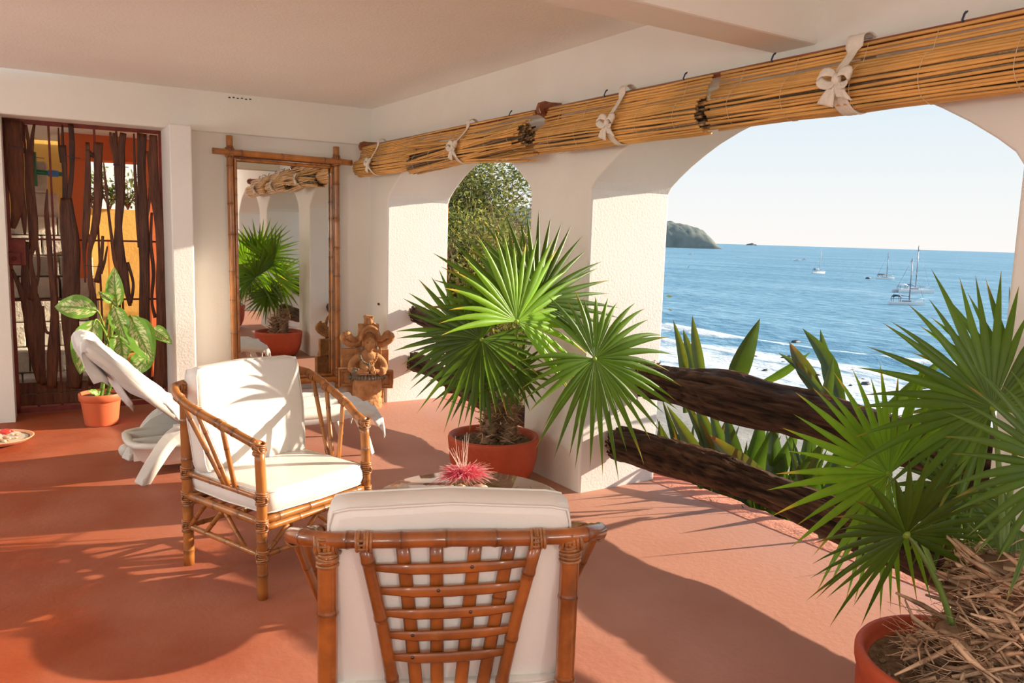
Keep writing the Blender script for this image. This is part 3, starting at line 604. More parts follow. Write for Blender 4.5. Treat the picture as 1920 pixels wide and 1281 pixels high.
def make_chair(org, fr, mat, label, seed, group):
    fr = V((fr[0], fr[1], 0)).normalized(); rz = math.atan2(-fr.x, fr.y)
    t = empty('bamboo_armchair', (org[0], org[1], 0), rz, label, 'armchair', group)
    F = {1: (.31, .285), -1: (-.31, .285)}
    for s in (-1, 1):
        pole('front_leg', [(s*.31, .285, 0), (s*.31, .285, .3), (s*.31, .287, .46), (s*.31, .272, .67)], .0225, mat, t, seed+s, node=.17)
        pole('back_leg', [(s*.295, -.285, 0), (s*.295, -.285, .45), (s*.295, -.290, .865)], .0245, mat, t, seed+7+s, node=.19)
    side = lambda s: [(s*.31, .272, .685), (s*.325, .20, .705), (s*.352, .10, .745), (s*.378, -.03, .787), (s*.392, -.14, .825), (s*.385, -.215, .855), (s*.35, -.275, .873), (s*.30, -.30, .876)]
    P = side(-1)+[(-.15, -.318, .880), (0, -.325, .884), (.15, -.318, .880)]+side(1)[::-1]
    pole('arm_rail', smooth_path(P, 5), .0200, mat, t, seed+20, node=.11, n=12)
    for s in (-1, 1):
        pole('side_rail', [(s*.300, -.275, .455), (s*.312, .28, .455)], .013, mat, t, seed+30+s, node=.12)
        pole('seat_rail', [(s*.298, -.275, .345), (s*.31, .28, .345)], .018, mat, t, seed+33+s, node=.15)
        pole('stretcher', [(s*.298, -.28, .195), (s*.31, .28, .195)], .013, mat, t, seed+36+s, node=.12)
        for (y0, z0), (y1, z1) in (((-.255, .20), (-.13, .335)), ((-.13, .20), (.0, .335)), ((.155, .20), (.01, .335))):
            pole('brace', [(s*.303, y0, z0), (s*.303, y1, z1)], .011, mat, t, seed+40, node=.1, n=8)
        for ya, za, xa, yb in ((-.19, .84, .385, .02), (-.075, .80, .378, .05), (.075, .752, .355, .095)):
            pole('arm_spindle', [(s*xa, ya, za), (s*.305, yb, .46)], .0115, mat, t, seed+50, node=.14, n=8)
            binding(t, (s*xa, ya, za), (0, 1, -.3), .0195, .022, 4, seed)
    for y, z0 in ((.285, .352), (-.275, .345)):
        pole('seat_rail', [(-.30, y, z0), (.30, y, z0)], .017, mat, t, seed+60, node=.16)
        pole('seat_rail', [(-.30, y, z0-.035), (.30, y, z0-.035)], .016, mat, t, seed+61, node=.16)
        pole('stretcher', [(-.295, y, .195), (.295, y, .195)], .0125, mat, t, seed+62, node=.12)
    for (x0, z0), (x1, z1) in (((-.29, .20), (-.17, .30)), ((.29, .20), (.17, .30)), ((-.12, .20), (0, .30)), ((.12, .20), (0, .30))):
        pole('brace', [(x0, .285, z0), (x1, .285, z1)], .011, mat, t, seed+63, node=.1, n=8)
    for k in range(6):
        y = -.22+k*.09; pole('seat_slat', [(-.30, y, .357), (.30, y, .357)], .009, mat, t, seed+70+k, n=6)
    # lattice back, leaning: two splayed poles, four uprights, five strips across
    def B(x, z, off=0): return V((x, -.312-.0*off+(.88-z)*.11-off, z))
    for s in (-1, 1): pole('back_pole', [B(s*.208, .87), B(s*.165, .66), B(s*.118, .36)], .0165, mat, t, seed+80+s, node=.15)
    for k, (xt, xb) in enumerate(((-.118, -.068), (-.037, -.024), (.058, .026), (.142, .074))):
        pole('back_upright', [B(xt, .87, -.002), B((xt+xb)/2, .62, -.004), B(xb, .36, -.002)], .0165, mat, t, seed+90+k, node=.3, n=8, flat=.30, up=(0, 1, 0))
    for k, z in enumerate((.808, .747, .687, .627, .565)):
        q = .208+(z-.87)*.18; pts = [B(-q, z, .004), B(-q*.5, z-.004, .010), B(0, z-.004, .010), B(q*.5, z, .010), B(q, z+.005, .004)]
        b = MB(); rr = random.Random(seed+k); C = [(.85, .85, .85)]*5
        b.tube(pts, [.008, .0138, .0145, .0138, .009], 8, flat=.26, up=(0, 1, 0)); st = b.build('back_strip', mat, t)
        pg = MB(); xx = rr.choice((-.09, -.03, .05)); pg.ball(B(xx, z, .014), .0045, 8, 5, sc=(1, .5, 1), col=(.15, .1, .1)); pg.build('peg', mat, st)
    for s in (-1, 1):
        binding(t, (s*.295, -.292, .865), (1, 0, 0), .023, .05, 6, seed+s, cross=(0, 0, 1)); binding(t, (s*.295, -.290, .83), (0, 0, 1), .0225, .04, 5, seed+s)
        binding(t, (s*.208, -.316, .876), (1, 0, 0), .021, .032, 5, seed+s, cross=(0, 0, 1))
        binding(t, (s*.31, .273, .672), (0, .2, 1), .022, .05, 6, seed+s, cross=(0, 1, 0))
        for z in (.455, .335, .195):
            binding(t, (s*.31, .286, z), (0, 0, 1), .0225, .05, 6, seed+s, cross=(1, 1, 0)); binding(t, (s*.296, -.286, z), (0, 0, 1), .0235, .05, 6, seed+s, cross=(1, -1, 0))
    cushion('seat_cushion', t, 0, .015, .425, .575, .56, .105, crown=.012, rad=.028)
    R = Matrix.Rotation(math.radians(90+8), 3, 'X')
    cushion('back_cushion', t, 0, -.215, .712, .585, .49, .105, R=R, crown=.014, rad=.02)
    return t
c1 = make_chair((1.068, 3.736), (.383, -.923), M['bamboo'], 'honey bamboo armchair facing the camera, cream cushions with leaf shadows', 100, 'bamboo armchairs round the glass table')
c2 = make_chair((1.013, 1.898), (.429, .903), M['bamboo_dark'], 'dark varnished bamboo armchair in front, seen from its lattice back', 300, 'bamboo armchairs round the glass table')
z = MB(); z.box((-.307, -.16, .435), (.004, .05, .006), col=(.6, .6, .6)); z.build('zip_pull', M['mast'], c1)

# ------------------------------------------------------------------ glass table and what lies on it
TC = V((1.735, 3.03, 0)); t = empty('glass_table', TC, 0, 'low round glass table with bamboo base between the armchairs', 'table')
g = MB(); R_ = .43; g.lathe([(0.001, .408), (R_-.006, .408), (R_, .412), (R_, .418), (R_-.005, .42), (0.001, .42)], 64); g.build('glass_top', M['glass'], t)
for k in range(4):
    a = math.radians(45+90*k); c, s = math.cos(a), math.sin(a)
    pole('table_leg', [(c*.26, s*.26, 0), (c*.20, s*.20, .2), (c*.26, s*.26, .405)], .018, M['bamboo'], t, 400+k)
for z, r in ((.39, .25), (.20, .20), (.06, .24)):
    b = MB(); b.tube([(r*math.cos(2*math.pi*j/24), r*math.sin(2*math.pi*j/24), z) for j in range(24)], .012, 8, closed=True); b.build('ring_rail', M['bamboo'], t)
def shell(loc, r, kind, label, seed, mat='shell'):
    rr = random.Random(seed); b = MB(); n = 40; P = []; Rr = []; C = []
    if kind == 'spiral':
        for i in range(n):
            t_ = i/(n-1); a = t_*2*math.pi*3.2; q = r*(1-t_)**1.1; P.append((q*.75*math.cos(a), q*.75*math.sin(a), r*.55+t_*r*1.1)); Rr.append(max(.0008, q*.55)); k = rr.uniform(.7, 1.1); C.append((k, k*.9, k*.8))
        b.tube(P, Rr, 8, cols=C)
    elif kind == 'cowrie':
        b.ball((0, 0, r*.6), r, 14, 9, sc=(1.35, .85, .65), col=(.95, .8, .7), rf=lambda i, j: 1+.03*math.sin(j*3))
    elif kind == 'scallop':
        rows = []
        for i in range(6):
            row = []
            for j in range(17):
                a = -1.1+2.2*j/16; q = r*1.3*i/5*(1+.04*math.cos(j*math.pi)); row.append((q*math.sin(a), q*math.cos(a), r*.15+.5*r*math.sin(i/5*2.4)+.04*r*math.cos(j*math.pi)*i/5))
            rows.append(row)
        b.grid(rows); b.grid([[(p[0], p[1], p[2]-r*.1) for p in rw] for rw in rows][::-1])
    else:
        b.ball((0, 0, r*.55), r, 12, 8, sc=(1.2, .9, .65), col=(.9, .9, .9), rf=lambda i, j: rr.uniform(.82, 1.1))
    o = b.build('shell' if kind != 'coral' else 'coral_chunk', M[mat], None, loc=loc); o.rotation_euler.z = rr.uniform(0, 6)
    return tag(o, label, 'shell' if kind != 'coral' else 'coral', 'shells on the glass table')
ZT = .4205
for x, y, r, kd, lb in ((1.665, 3.12, .040, 'coral', 'pale coral chunk at left of the table shells'), (1.72, 3.09, .036, 'spiral', 'spiral cream shell under the pink plume'),
                        (1.76, 3.05, .030, 'cowrie', 'glossy brown-spotted cowrie in the middle of the table shells'), (1.805, 3.05, .042, 'coral', 'knobbly peach shell at the right end of the pile'),
                        (1.80, 2.985, .030, 'spiral', 'small turret shell at the near right of the pile'), (1.745, 3.00, .032, 'scallop', 'ribbed scallop shell at the near side of the pile'),
                        (1.70, 3.04, .028, 'coral', 'small white coral lump in the front of the pile'), (1.765, 3.115, .034, 'scallop', 'fan shell leaning at the back of the pile'), (1.85, 3.02, .024, 'cowrie', 'little amber cowrie at far right of the pile')):
    shell((x, y, ZT), r, kd, lb, int(x*1000+y*100))
pl = empty('pink_plume', (1.725, 3.08, .515), 0, 'pink and white feathery plume lying on the table shells', 'plume')
b = MB(); rr = random.Random(4)
for i in range(420):
    a = rr.uniform(0, 6.28); el = rr.uniform(-.35, 1.25); L_ = rr.uniform(.09, .15)
    d = V((math.cos(a)*math.cos(el)*1.0, math.sin(a)*math.cos(el)*.7, math.sin(el)*.62)); st = V((rr.uniform(-.045, .045), rr.uniform(-.02, .02), 0))
    P = [st, st+d*L_*.5+V((0, 0, .004)), st+d*L_-V((0, 0, L_*.16))]
    b.tube(P, [.0018, .0013, .0004], 4, cols=[(.95, .05, .18), (.95, .16, .28), (1, .72, .66)], cap=False)
b.build('pink_bristle', M['pink'], pl); pl.children[0]['kind'] = 'stuff'
b = MB()
for i in range(16):
    d = V((rr.uniform(-.45, .35), rr.uniform(-.3, .3), 1)).normalized(); L_ = rr.uniform(.12, .21)
    b.tube([(0, 0, 0), d*L_*.5+V((rr.uniform(-.008, .008), 0, 0)), d*L_+V((rr.uniform(-.02, .02), 0, 0))], [.0013, .001, .0005], 4, col=(1, .86, .78), cap=False)
b.build('white_bristle', M['pink'], pl)

# ------------------------------------------------------------------ reclining chair with towel
t = empty('plastic_recliner', (.62, 5.55, 0), 0, 'white plastic sun recliner with raised back, beside the pilaster', 'recliner')
def L3(x, y, z): return V((x-.62, y-5.55, z))
PY0, PY1 = 5.30, 5.92
for yy, nm in ((PY0, 'near'), (PY1, 'far')):
    b = MB()   # long side rail of the seat
    for pth in ([L3(.86, yy, .335), L3(1.2, yy, .33), L3(1.8, yy, .33), L3(2.22, yy, .30)],): b.tube(smooth_path(pth, 5), .028, 10, flat=.7, up=(0, 1, 0))
    b.build('side_rail', M['plastic'], t)
    b = MB(); pts = smooth_path([L3(.66, yy-.03, .0), L3(.74, yy-.02, .13), L3(.86, yy, .28), L3(1.02, yy, .345)], 5)
    b.tube(pts, [.05+.012*i/len(pts) for i in range(len(pts))], 4, flat=.45, up=(0, 1, 0)); lg = b.build('leg', M['plastic'], t, smooth=False, bevel=.006)
    b = MB(); b.ball(L3(.675, yy-.055, .035), .014, 12, 6, sc=(1, .3, 1)); b.build('bolt_cap', M['plastic'], lg)
    b = MB(); b.tube(smooth_path([L3(2.20, yy, 0), L3(2.15, yy, .16), L3(2.08, yy, .31)], 4), [.03]*8+[.04], 4, flat=.5, up=(0, 1, 0)); b.build('leg', M['plastic'], t, smooth=False, bevel=.005)
    b = MB(); b.tube([L3(.92, yy, .38), L3(.60, yy, .66), L3(.42, yy, .835), L3(.385, yy, .865)], [.03, .032, .034, .02], 10, flat=.6, up=(0, 1, 0)); b.build('backrest_rail', M['plastic'], t)
for k in range(7):
    x = 1.05+k*.17; b = MB(); b.box(L3(x, (PY0+PY1)/2, .333), (.13, .60, .018)); b.build('seat_slat', M['plastic'], t, smooth=False, bevel=.005)
RS = Matrix.Rotation(math.atan2(.455, -.50)+math.pi, 3, 'Y') if False else Matrix.Rotation(math.radians(42), 3, 'Y')
for k in range(5):
    s = .08+k*.13; p = L3(.93-s*.74, (PY0+PY1)/2, .375+s*.675); b = MB(); b.box(p, (.10, .60, .018), RS); b.build('back_slat', M['plastic'], t, smooth=False, bevel=.005)
b = MB()        # moulded storage well under the seat: a hollow boat-shaped tub
def tub(s, z, g=0):
    pts = []
    for i in range(28):
        a = 2*math.pi*i/28; c, s_ = math.cos(a), math.sin(a); q = (abs(c)**4+abs(s_)**4)**-.25
        pts.append(L3(1.02+c*q*(.40*s-g), 5.60+s_*q*(.27*s-g), z))
    return pts
b.grid([tub(.60, .07), tub(.78, .075), tub(.88, .11), tub(.97, .20), tub(1.04, .205), tub(1.04, .235), tub(.97, .235, .02), tub(.86, .13, .02), tub(.72, .09, .02), tub(.2, .085, .02)], loop=True)
b.add(tub(.60, .07), [tuple(range(28))[::-1]]); b.build('storage_tub', M['plastic'], t)
for y in (5.5, 5.7):
    b = MB(); b.box(L3(.98, y, .17), (.66, .012, .15)); b.build('tub_rib', M['plastic'], t, smooth=False)
b = MB(); b.prism([(q_[0]-.62, q_[1]) for q_ in ((.70, .20), (1.30, .20), (1.24, .33), (.98, .36), (.90, .335), (.80, .29))], 5.84-5.55, 5.86-5.55); b.build('side_plate', M['plastic'], t, smooth=False, bevel=.004, fixn=True)
for y in (PY1+.08,):
    b = MB(); b.tube([L3(.66, y-.02, .045), L3(.66, y+.02, .045)], .045, 16); b.build('wheel', M['plastic'], t)
# towel: a draped sheet over backrest and seat with folds
b = MB(); rows = []; rr = random.Random(9)
path = [(.50, .66, .0), (.36, .855, .05), (.40, .905, .08), (.47, .865, .05), (.62, .715, 0), (.78, .57, 0), (.93, .435, 0), (1.05, .385, 0), (1.3, .365, 0), (1.6, .365, 0), (1.95, .362, 0), (2.17, .352, 0), (2.25, .32, 0), (2.285, .25, 0), (2.29, .20, 0)]
pth = smooth_path([V((p[0], 0, p[1])) for p in path], 4)
N_ = len(pth)
for i, p in enumerate(pth):
    row = []; f = i/(N_-1)
    for j in range(33):
        v = -1+2*j/32; y = 5.60+v*.345; dz = 0; dx = 0
        if abs(v) > .86: 
            k = (abs(v)-.86)/.14; y = 5.60+math.copysign(.297+.022*k, v); dz = -k*(.10+.03*math.sin(f*19+v*3)+.02*math.sin(f*47)); 
        wr_ = .007*math.sin(v*9+f*30)+.006*math.sin(v*21-f*17)+.005*math.sin(f*80+v*4)
        if f > .85: wr_ += .012*math.sin(v*14+f*9)*(f-.85)/.15
        row.append(L3(p.x+wr_*.5, y+.004*math.sin(f*60+v), p.z+wr_+dz*(1 if f > .02 else .3)+.012))
    rows.append(row)
b.grid(rows); tw = b.build('towel', M['towel'], None, loc=(.62, 5.55, 0)); sm = tw.modifiers.new('s', 'SOLIDIFY'); sm.thickness = .006; sm.offset = 1
tag(tw, 'white towel draped over the whole reclining chair', 'towel')
# a second loose corner hanging behind the backrest
b = MB(); rows = []
for i in range(8):
    f = i/7; rows.append([L3(.44+.20*f+.012*math.sin(j*.9+f*4), 5.315+.36*j/11, .80-.34*f-.03*math.sin(j*.8)*f+(.05*f if j < 3 else 0)) for j in range(12)])
b.grid(rows); o = b.build('hanging_corner', M['towel'], tw); o.location = (0, 0, 0); sm = o.modifiers.new('s', 'SOLIDIFY'); sm.thickness = .005

# ------------------------------------------------------------------ mirror with bamboo frame
mt = empty('bamboo_mirror', bw(2.18, -.06, 0), SK, 'tall mirror in a crossed bamboo frame standing against the back wall', 'mirror')
def ml(u, v, z): return V((u-2.18, v+.06, z))
MV = -.075
pole('frame_pole', [ml(1.722, MV, .115), ml(1.702, MV, 2.405)], .029, M['bamboo'], mt, 500, node=.28, n=14)
pole('frame_pole', [ml(2.668, MV, .115), ml(2.650, MV, 2.385)], .029, M['bamboo'], mt, 501, node=.28, n=14)
pole('frame_pole', [ml(1.555, MV-.03, 2.262), ml(2.79, MV-.03, 2.247)], .027, M['bamboo'], mt, 502, node=.40, n=14)
pole('frame_pole', [ml(1.57, MV-.03, .205), ml(2.79, MV-.03, .205)], .027, M['bamboo'], mt, 503, node=.40, n=14)
for s, (p, q) in enumerate((((1.758, .23), (1.748, 2.21)), ((2.614, .23), (2.604, 2.20)), ((1.75, 2.205), (2.60, 2.195)), ((1.76, .245), (2.61, .245)))):
    pole('inner_frame_strip', [ml(p[0], MV-.005, p[1]), ml(q[0], MV-.005, q[1])], .0135, M['bamboo'], mt, 510+s, node=.16, n=8)
b = MB(); b.box(ml(2.18, -.045, 1.22), (.87, .006, 2.0)); b.build('mirror_glass', M['mirror'], mt, smooth=False)
b = MB(); b.box(ml(2.18, -.034, 1.22), (.90, .012, 2.04)); b.build('backing_board', M['wood'], mt, smooth=False)
for u, z in ((1.702, 2.262), (2.650, 2.248), (1.722, .205), (2.668, .205)):
    binding(mt, ml(u, MV-.012, z), (0, 0, 1), .036, .06, 6, 1, cross=(1, 0, 0)); binding(mt, ml(u, MV-.012, z), (1, 0, 0), .034, .05, 5, 2)
b = MB(); b.tube([bw(1.99, -.03, .03), bw(1.99, -.03, .03)+V((0, 0, .0))], .001)
# ------------------------------------------------------------------ rolled reed blinds on wooden rods
XR = 2.90
def slat_mesh(L, r, seed, bend=.004):
    rr = random.Random(seed); b = MB(); n = 9; P = []; R = []; C = []
    for i in range(n):
        t = i/(n-1); P.append((rr.uniform(-1, 1)*bend*.6+bend*math.sin(t*3.1), (t-.5)*L, rr.uniform(-1, 1)*bend*.6)); R.append(r*rr.uniform(.88, 1.1)); k = rr.uniform(.82, 1.08); C.append((k, k, k))
    b.tube(P, R, 6, cols=C); return b.mesh('reed', M['reed'])
def blind(y0, y1, zc0, zc1, rad, label, seed, ties, xc=XR-.05, coarse=1.0):
    """y0 far end, y1 near end; zc roll centre height at the two ends"""
    rr = random.Random(seed); L = abs(y1-y0); root = empty('reed_blind', (XR, (y0+y1)/2, 2.40), 0, label, 'blind', 'rolled reed blinds above the arches')
    ang = math.atan2(zc1-zc0, L)          # slope of the roll
    r = .0068*coarse; ms = [slat_mesh(L, r*rr.uniform(.9, 1.1), seed*10+k) for k in range(5)]
    def put(x, z, rot, Lk=1.0, name='reed', par=root, m=None):
        o = link(name, m or rr.choice(ms), par); o.location = (x, rr.uniform(-.012, .012), z)
        o.rotation_euler = (rot, rr.uniform(0, 6.28), rr.uniform(-.004, .004)); o.scale = (1, Lk, 1); return o
    zc = (zc0+zc1)/2-2.40; dx = xc-XR
    # roll, outer coil: axis along -Y..; rotation about X gives the slope
    n = int(2*math.pi*rad/(r*2.02))
    for k in range(n):
        a = 2*math.pi*k/n; q = rad*rr.uniform(.965, 1.02); put(dx+q*math.cos(a), zc+q*math.sin(a), -ang+rr.uniform(-.006, .006))
    b = MB()
    for ring in (1, 2, 3, 4, 5):      # inner coils, too many to pick apart
        q = rad-ring*r*2.2
        if q < r: break
        nn = max(3, int(2*math.pi*q/(r*2.3)))
        for k in range(nn):
            a = 2*math.pi*(k+.5*ring)/nn+rr.uniform(-.06, .06); x = dx+q*math.cos(a)*rr.uniform(.9, 1.05); z = q*math.sin(a)
            ex = L/2+rr.uniform(-.03, .016); kc = rr.choice((.25, .5, 1.0, 1.4))
            m_ = Matrix.Rotation(-ang, 3, 'X'); P = [m_ @ V((0, -ex, 0))+V((x, 0, zc+z)), m_ @ V((0, ex, 0))+V((x, 0, zc+z))]
            b.tube(P, r*.92, 6, col=(kc, kc, kc))
    o = b.build('inner_coil', M['reed_end'], root, smooth=False); o['kind'] = 'stuff'
    # hanging part between rod and roll
    H = .40-.0; zt = 2.388-2.40; zb = zc+rad*.55
    nh = max(5, int((zt-zb)/(r*2.05)))
    for k in range(nh):
        t_ = k/(nh-1); z = lerp(zt, zb, t_); x = lerp(-.02, dx-.005, t_)
        put(x-.012, z, -ang*t_+rr.uniform(-.003, .003))
    # stitching loops
    ns = max(2, int(L/.26))
    for i in range(ns):
        b = MB()
        y = -L/2+L*(i+.5)/ns+rr.uniform(-.02, .02); zz = zc-math.tan(-ang)*(y)*-1
        zz = zc-math.tan(ang)*y
        b.tube([(dx+(rad+r*1.05)*math.cos(a), y+rr.uniform(-.003, .003), zz+(rad+r*1.05)*math.sin(a)) for a in [2*math.pi*j/20 for j in range(20)]], .0012, 4, closed=True)
        b.tube([(-.02-.012-r-.001, y, zt), (dx-.018-r, y, zb+.02)], .0012, 4); b.build('stitch', M['thread'], root)
    # cloth ties: band over the rod and round the roll, with a bow
    for (y, tw, sc) in ties:
        yy = y-(y0+y1)/2; zz = zc-math.tan(ang)*yy; b = MB(); rows = []
        R1 = rad+r+.006
        loop = [(-.0, .028), (-.028, .016), (-.034, -.03)]
        pts = [V((.022, 0, .02)), V((-.005, 0, .036)), V((-.044, 0, .02)), V((-.056, 0, -.04)), V((dx-R1*.95, 0, zz+R1*.45)), V((dx-R1, 0, zz-.01)), V((dx-R1*.75, 0, zz-R1*.68)), V((dx-R1*.1, 0, zz-R1)), V((dx+R1*.7, 0, zz-R1*.7)), V((dx+R1, 0, zz)), V((dx+R1*.8, 0, zz+R1*.7)), V((.03, 0, -.03)), V((.022, 0, .02))]
        sp_ = smooth_path(pts, 4)
        for i, p in enumerate(sp_):
            f = i/(len(sp_)-1); w_ = tw*(.5+.5*abs(math.sin(f*9+seed)) if 3 < i < 22 else .8); w_ = tw*(1.0 if i < 12 else .55 if i < 20 else .9)
            row = []
            for j in range(7):
                v = -1+2*j/6; row.append(V((p.x, yy+p.y+v*w_/2+.02*tw*0+.012*math.sin(f*7)*sc, p.z))+V((-.0025*math.cos(j*2.1), 0, .001*math.cos(j*3))))
            rows.append(row)
        b.grid(rows); tie = b.build('cloth_tie', M['cotton'], root); s_ = tie.modifiers.new('s', 'SOLIDIFY'); s_.thickness = .003
        # bow: knot, two loops, two tails
        k0 = V((dx-R1-.012, yy, zz+.02*sc)); kb = MB()
        kb.ball(k0, .017*sc, 10, 7, sc=(.8, 1, 1.2), rf=lambda i, j: 1+.10*math.sin(j*2.5+i)); kb.build('knot', M['cotton'], tie)
        for sgn, dz, ln in ((1, .030, .075), (-1, .006, .062)):
            lb = MB(); rows = []
            for i in range(13):
                a = math.pi*2*i/12; cxp = ln*sc*(.5-.5*math.cos(a)); czp = .022*sc*math.sin(a)
                row = []
                for j in range(5):
                    v = -1+2*j/4; wd = .020*sc*(.35+.65*math.sin(a/2))
                    row.append(k0+V((-.010*math.sin(a/2)+v*wd*.55+.003*math.cos(j*3), sgn*cxp*.85, czp+cxp*dz/ln/sc*.6+v*wd*.9)))
                rows.append(row)
            lb.grid(rows); o = lb.build('bow_loop', M['cotton'], tie); s_ = o.modifiers.new('s', 'SOLIDIFY'); s_.thickness = .003
        for sgn, ln in ((1, .085), (-1, .070)):
            lb = MB(); rows = []
            for i in range(8):
                t_ = i/7; row = []
                for j in range(6):
                    v = -1+2*j/5; wd = (.008+.024*t_)*sc
                    row.append(k0+V((-.008*math.sin(t_*3)+.004*math.cos(j*2.4), sgn*ln*sc*t_*.45+v*wd, -ln*sc*t_*.9+(.012*v*t_)+.0)))
                rows.append(row)
            lb.grid(rows); o = lb.build('bow_tail', M['cotton'], tie); s_ = o.modifiers.new('s', 'SOLIDIFY'); s_.thickness = .003
    return root
blind(7.18, 5.96, 2.195, 2.195, .072, 'short rolled reed blind in the far corner', 1, [(6.75, .035, 1.0)], coarse=.9)
blind(5.98, 4.30, 2.155, 2.250, .080, 'rolled reed blind sloping above the narrow arch', 2, [(5.12, .04, 1.1)], xc=XR-.07, coarse=.95)
blind(4.15, 2.80, 2.193, 2.212, .079, 'rolled reed blind over the centre pier, left of the big blind', 3, [(3.42, .05, 1.1)], coarse=1.0)
blind(2.725, .95, 2.220, 2.210, .086, 'biggest rolled reed blind, above the sea arch', 4, [(2.02, .075, 1.2)], coarse=1.05)
# rods with turned wooden brackets on the wall
for i, (a, c, zz, lb) in enumerate(((7.26, 4.22, 2.394, 'dark wooden rod carrying the two far blinds'), (4.24, .55, 2.392, 'dark wooden rod carrying the two near blinds'))):
    rt = empty('blind_rod', (XR, c, zz), 0, lb, 'rod', 'wooden blind rods')
    b = MB(); b.tube([(0, 0, 0), (0, (a-c)/2, .0), (0, a-c, 0)], .0165, 12); b.build('pole', M['wood'], rt)
for y, lb in ((7.20, 'turned wooden bracket holding the rod in the far corner'), (4.235, 'rounded wooden bracket between the rods on the centre pier'), (.62, 'rounded wooden bracket at the near end of the rod')):
    poly = [(.12, -.085), (.06, -.10), (.02, -.06), (-.01, -.045), (-.045, -.035), (-.058, 0), (-.045, .035), (-.01, .048), (.04, .045), (.12, .05)]
    b = MB(); b.prism([(p[0], p[1]) for p in poly], -.018, .018); o = b.build('rod_bracket', M['wood'], None, smooth=False, loc=(XR, y, 2.402), bevel=.006, fixn=True); tag(o, lb, 'bracket', 'wooden rod brackets')
for i, y in enumerate((4.62, 3.62, 3.0, 2.46, 1.63)):
    b = MB(); b.tube([(0, 0, .03), (-.008, 0, .022), (-.018, 0, .0), (0, .001, -.02)], .004, 6); b.tube([(0, 0, .025), (.0, -.006, .032)], .003, 5)
    o = b.build('cord_hook', M['boatdark'], None, loc=(XR-.004, y, 2.405)); tag(o, ('small dark cord tie on the rod over the narrow arch', 'small dark cord tie right of the rod bracket', 'small dark cord tie above the roll end left of the big blind', 'small dark cord tie left of the big bow', 'small dark cord tie at the right end of the rod')[i], 'cord', 'dark cord ties on the rods')

# ------------------------------------------------------------------ log rails
def log(name, x, z, ya, yb, r, label, seed, dz=0, dx=0):
    rr = random.Random(seed); n = 56; N = 130; P = []; R = []
    L = abs(yb-ya); off = [rr.uniform(0, 6) for _ in range(8)]
    for i in range(N):
        t = i/(N-1); y = lerp(ya, yb, t)
        P.append(V((x+dx*t+.025*math.sin(t*5+off[0]), y, z+dz*t+.012*math.sin(t*6.5+off[1])))); R.append(r*(1+.10*math.sin(t*9+off[2])+.05*math.sin(t*21+off[3])))
    vc = {}
    def rf(i, j):
        t = i/(N-1); th = 2*math.pi*j/n+.5*math.sin(t*4+off[4])
        p = V((math.cos(th)*3.0, math.sin(th)*3.0, t*L*1.0+seed)); q = V((math.cos(th)*7, math.sin(th)*7, t*L*1.5+seed)); w_ = V((math.cos(th)*1.2, math.sin(th)*1.2, t*L*2.5+seed*3))
        g = abs(mnoise.noise(p)); h = abs(mnoise.noise(q)); big = mnoise.noise(w_)
        cut = .20*(1-min(1, g*6))+.11*(1-min(1, h*5)); vc[(i, j)] = max(.35, 1.35-cut*5)
        return 1+.12*big-cut+.05*math.sin(th*3+t*5)
    b = MB(); b.tube(P, R, n, rfun=rf, cols=[(1, 1, 1)]*N)
    b.c = [(vc.get((k//n, k % n), 1),)*3 for k in range(len(b.c))]; root = b.build(name, M['log'], None)
    # origin at the near end
    c = V(P[0]); root.data.transform(Matrix.Translation(-c)); root.location = c
    tag(root, label, 'log', 'weathered log rails across the arches')
    eb = MB()
    for k in range(60):
        a = rr.uniform(0, 6.28); q = r*rr.uniform(.85, 1.0); s = rr.uniform(.0, .05)
        eb.tube([(q*math.cos(a), (yb-ya)/L*s, q*math.sin(a)), (q*1.06*math.cos(a+.12), (yb-ya)/L*(s+.03), q*1.06*math.sin(a+.12))], .003, 4, col=(.8, .7, .6))
    e = eb.build('frayed_fibre', M['fibre'], root); e['kind'] = 'stuff'
    return root
log('log_rail', 3.50, .715, 3.86, 1.46, .128, 'upper weathered log rail across the sea arch', 1)
log('log_rail', 3.31, .315, 3.86, 1.46, .105, 'lower weathered log rail across the sea arch', 2, dz=-.005)
log('log_rail', 3.29, .85, 6.91, 4.56, .082, 'upper dark log rail across the narrow arch', 3, dz=-.22)
log('log_rail', 3.28, .38, 6.91, 4.56, .085, 'lower dark log rail across the narrow arch', 4, dz=-.14)
log('log_rail', 3.46, .72, .76, -1.62, .12, 'log rail beyond the near pier', 5)
log('log_rail', 3.31, .31, .76, -1.62, .10, 'lower log rail beyond the near pier', 6)
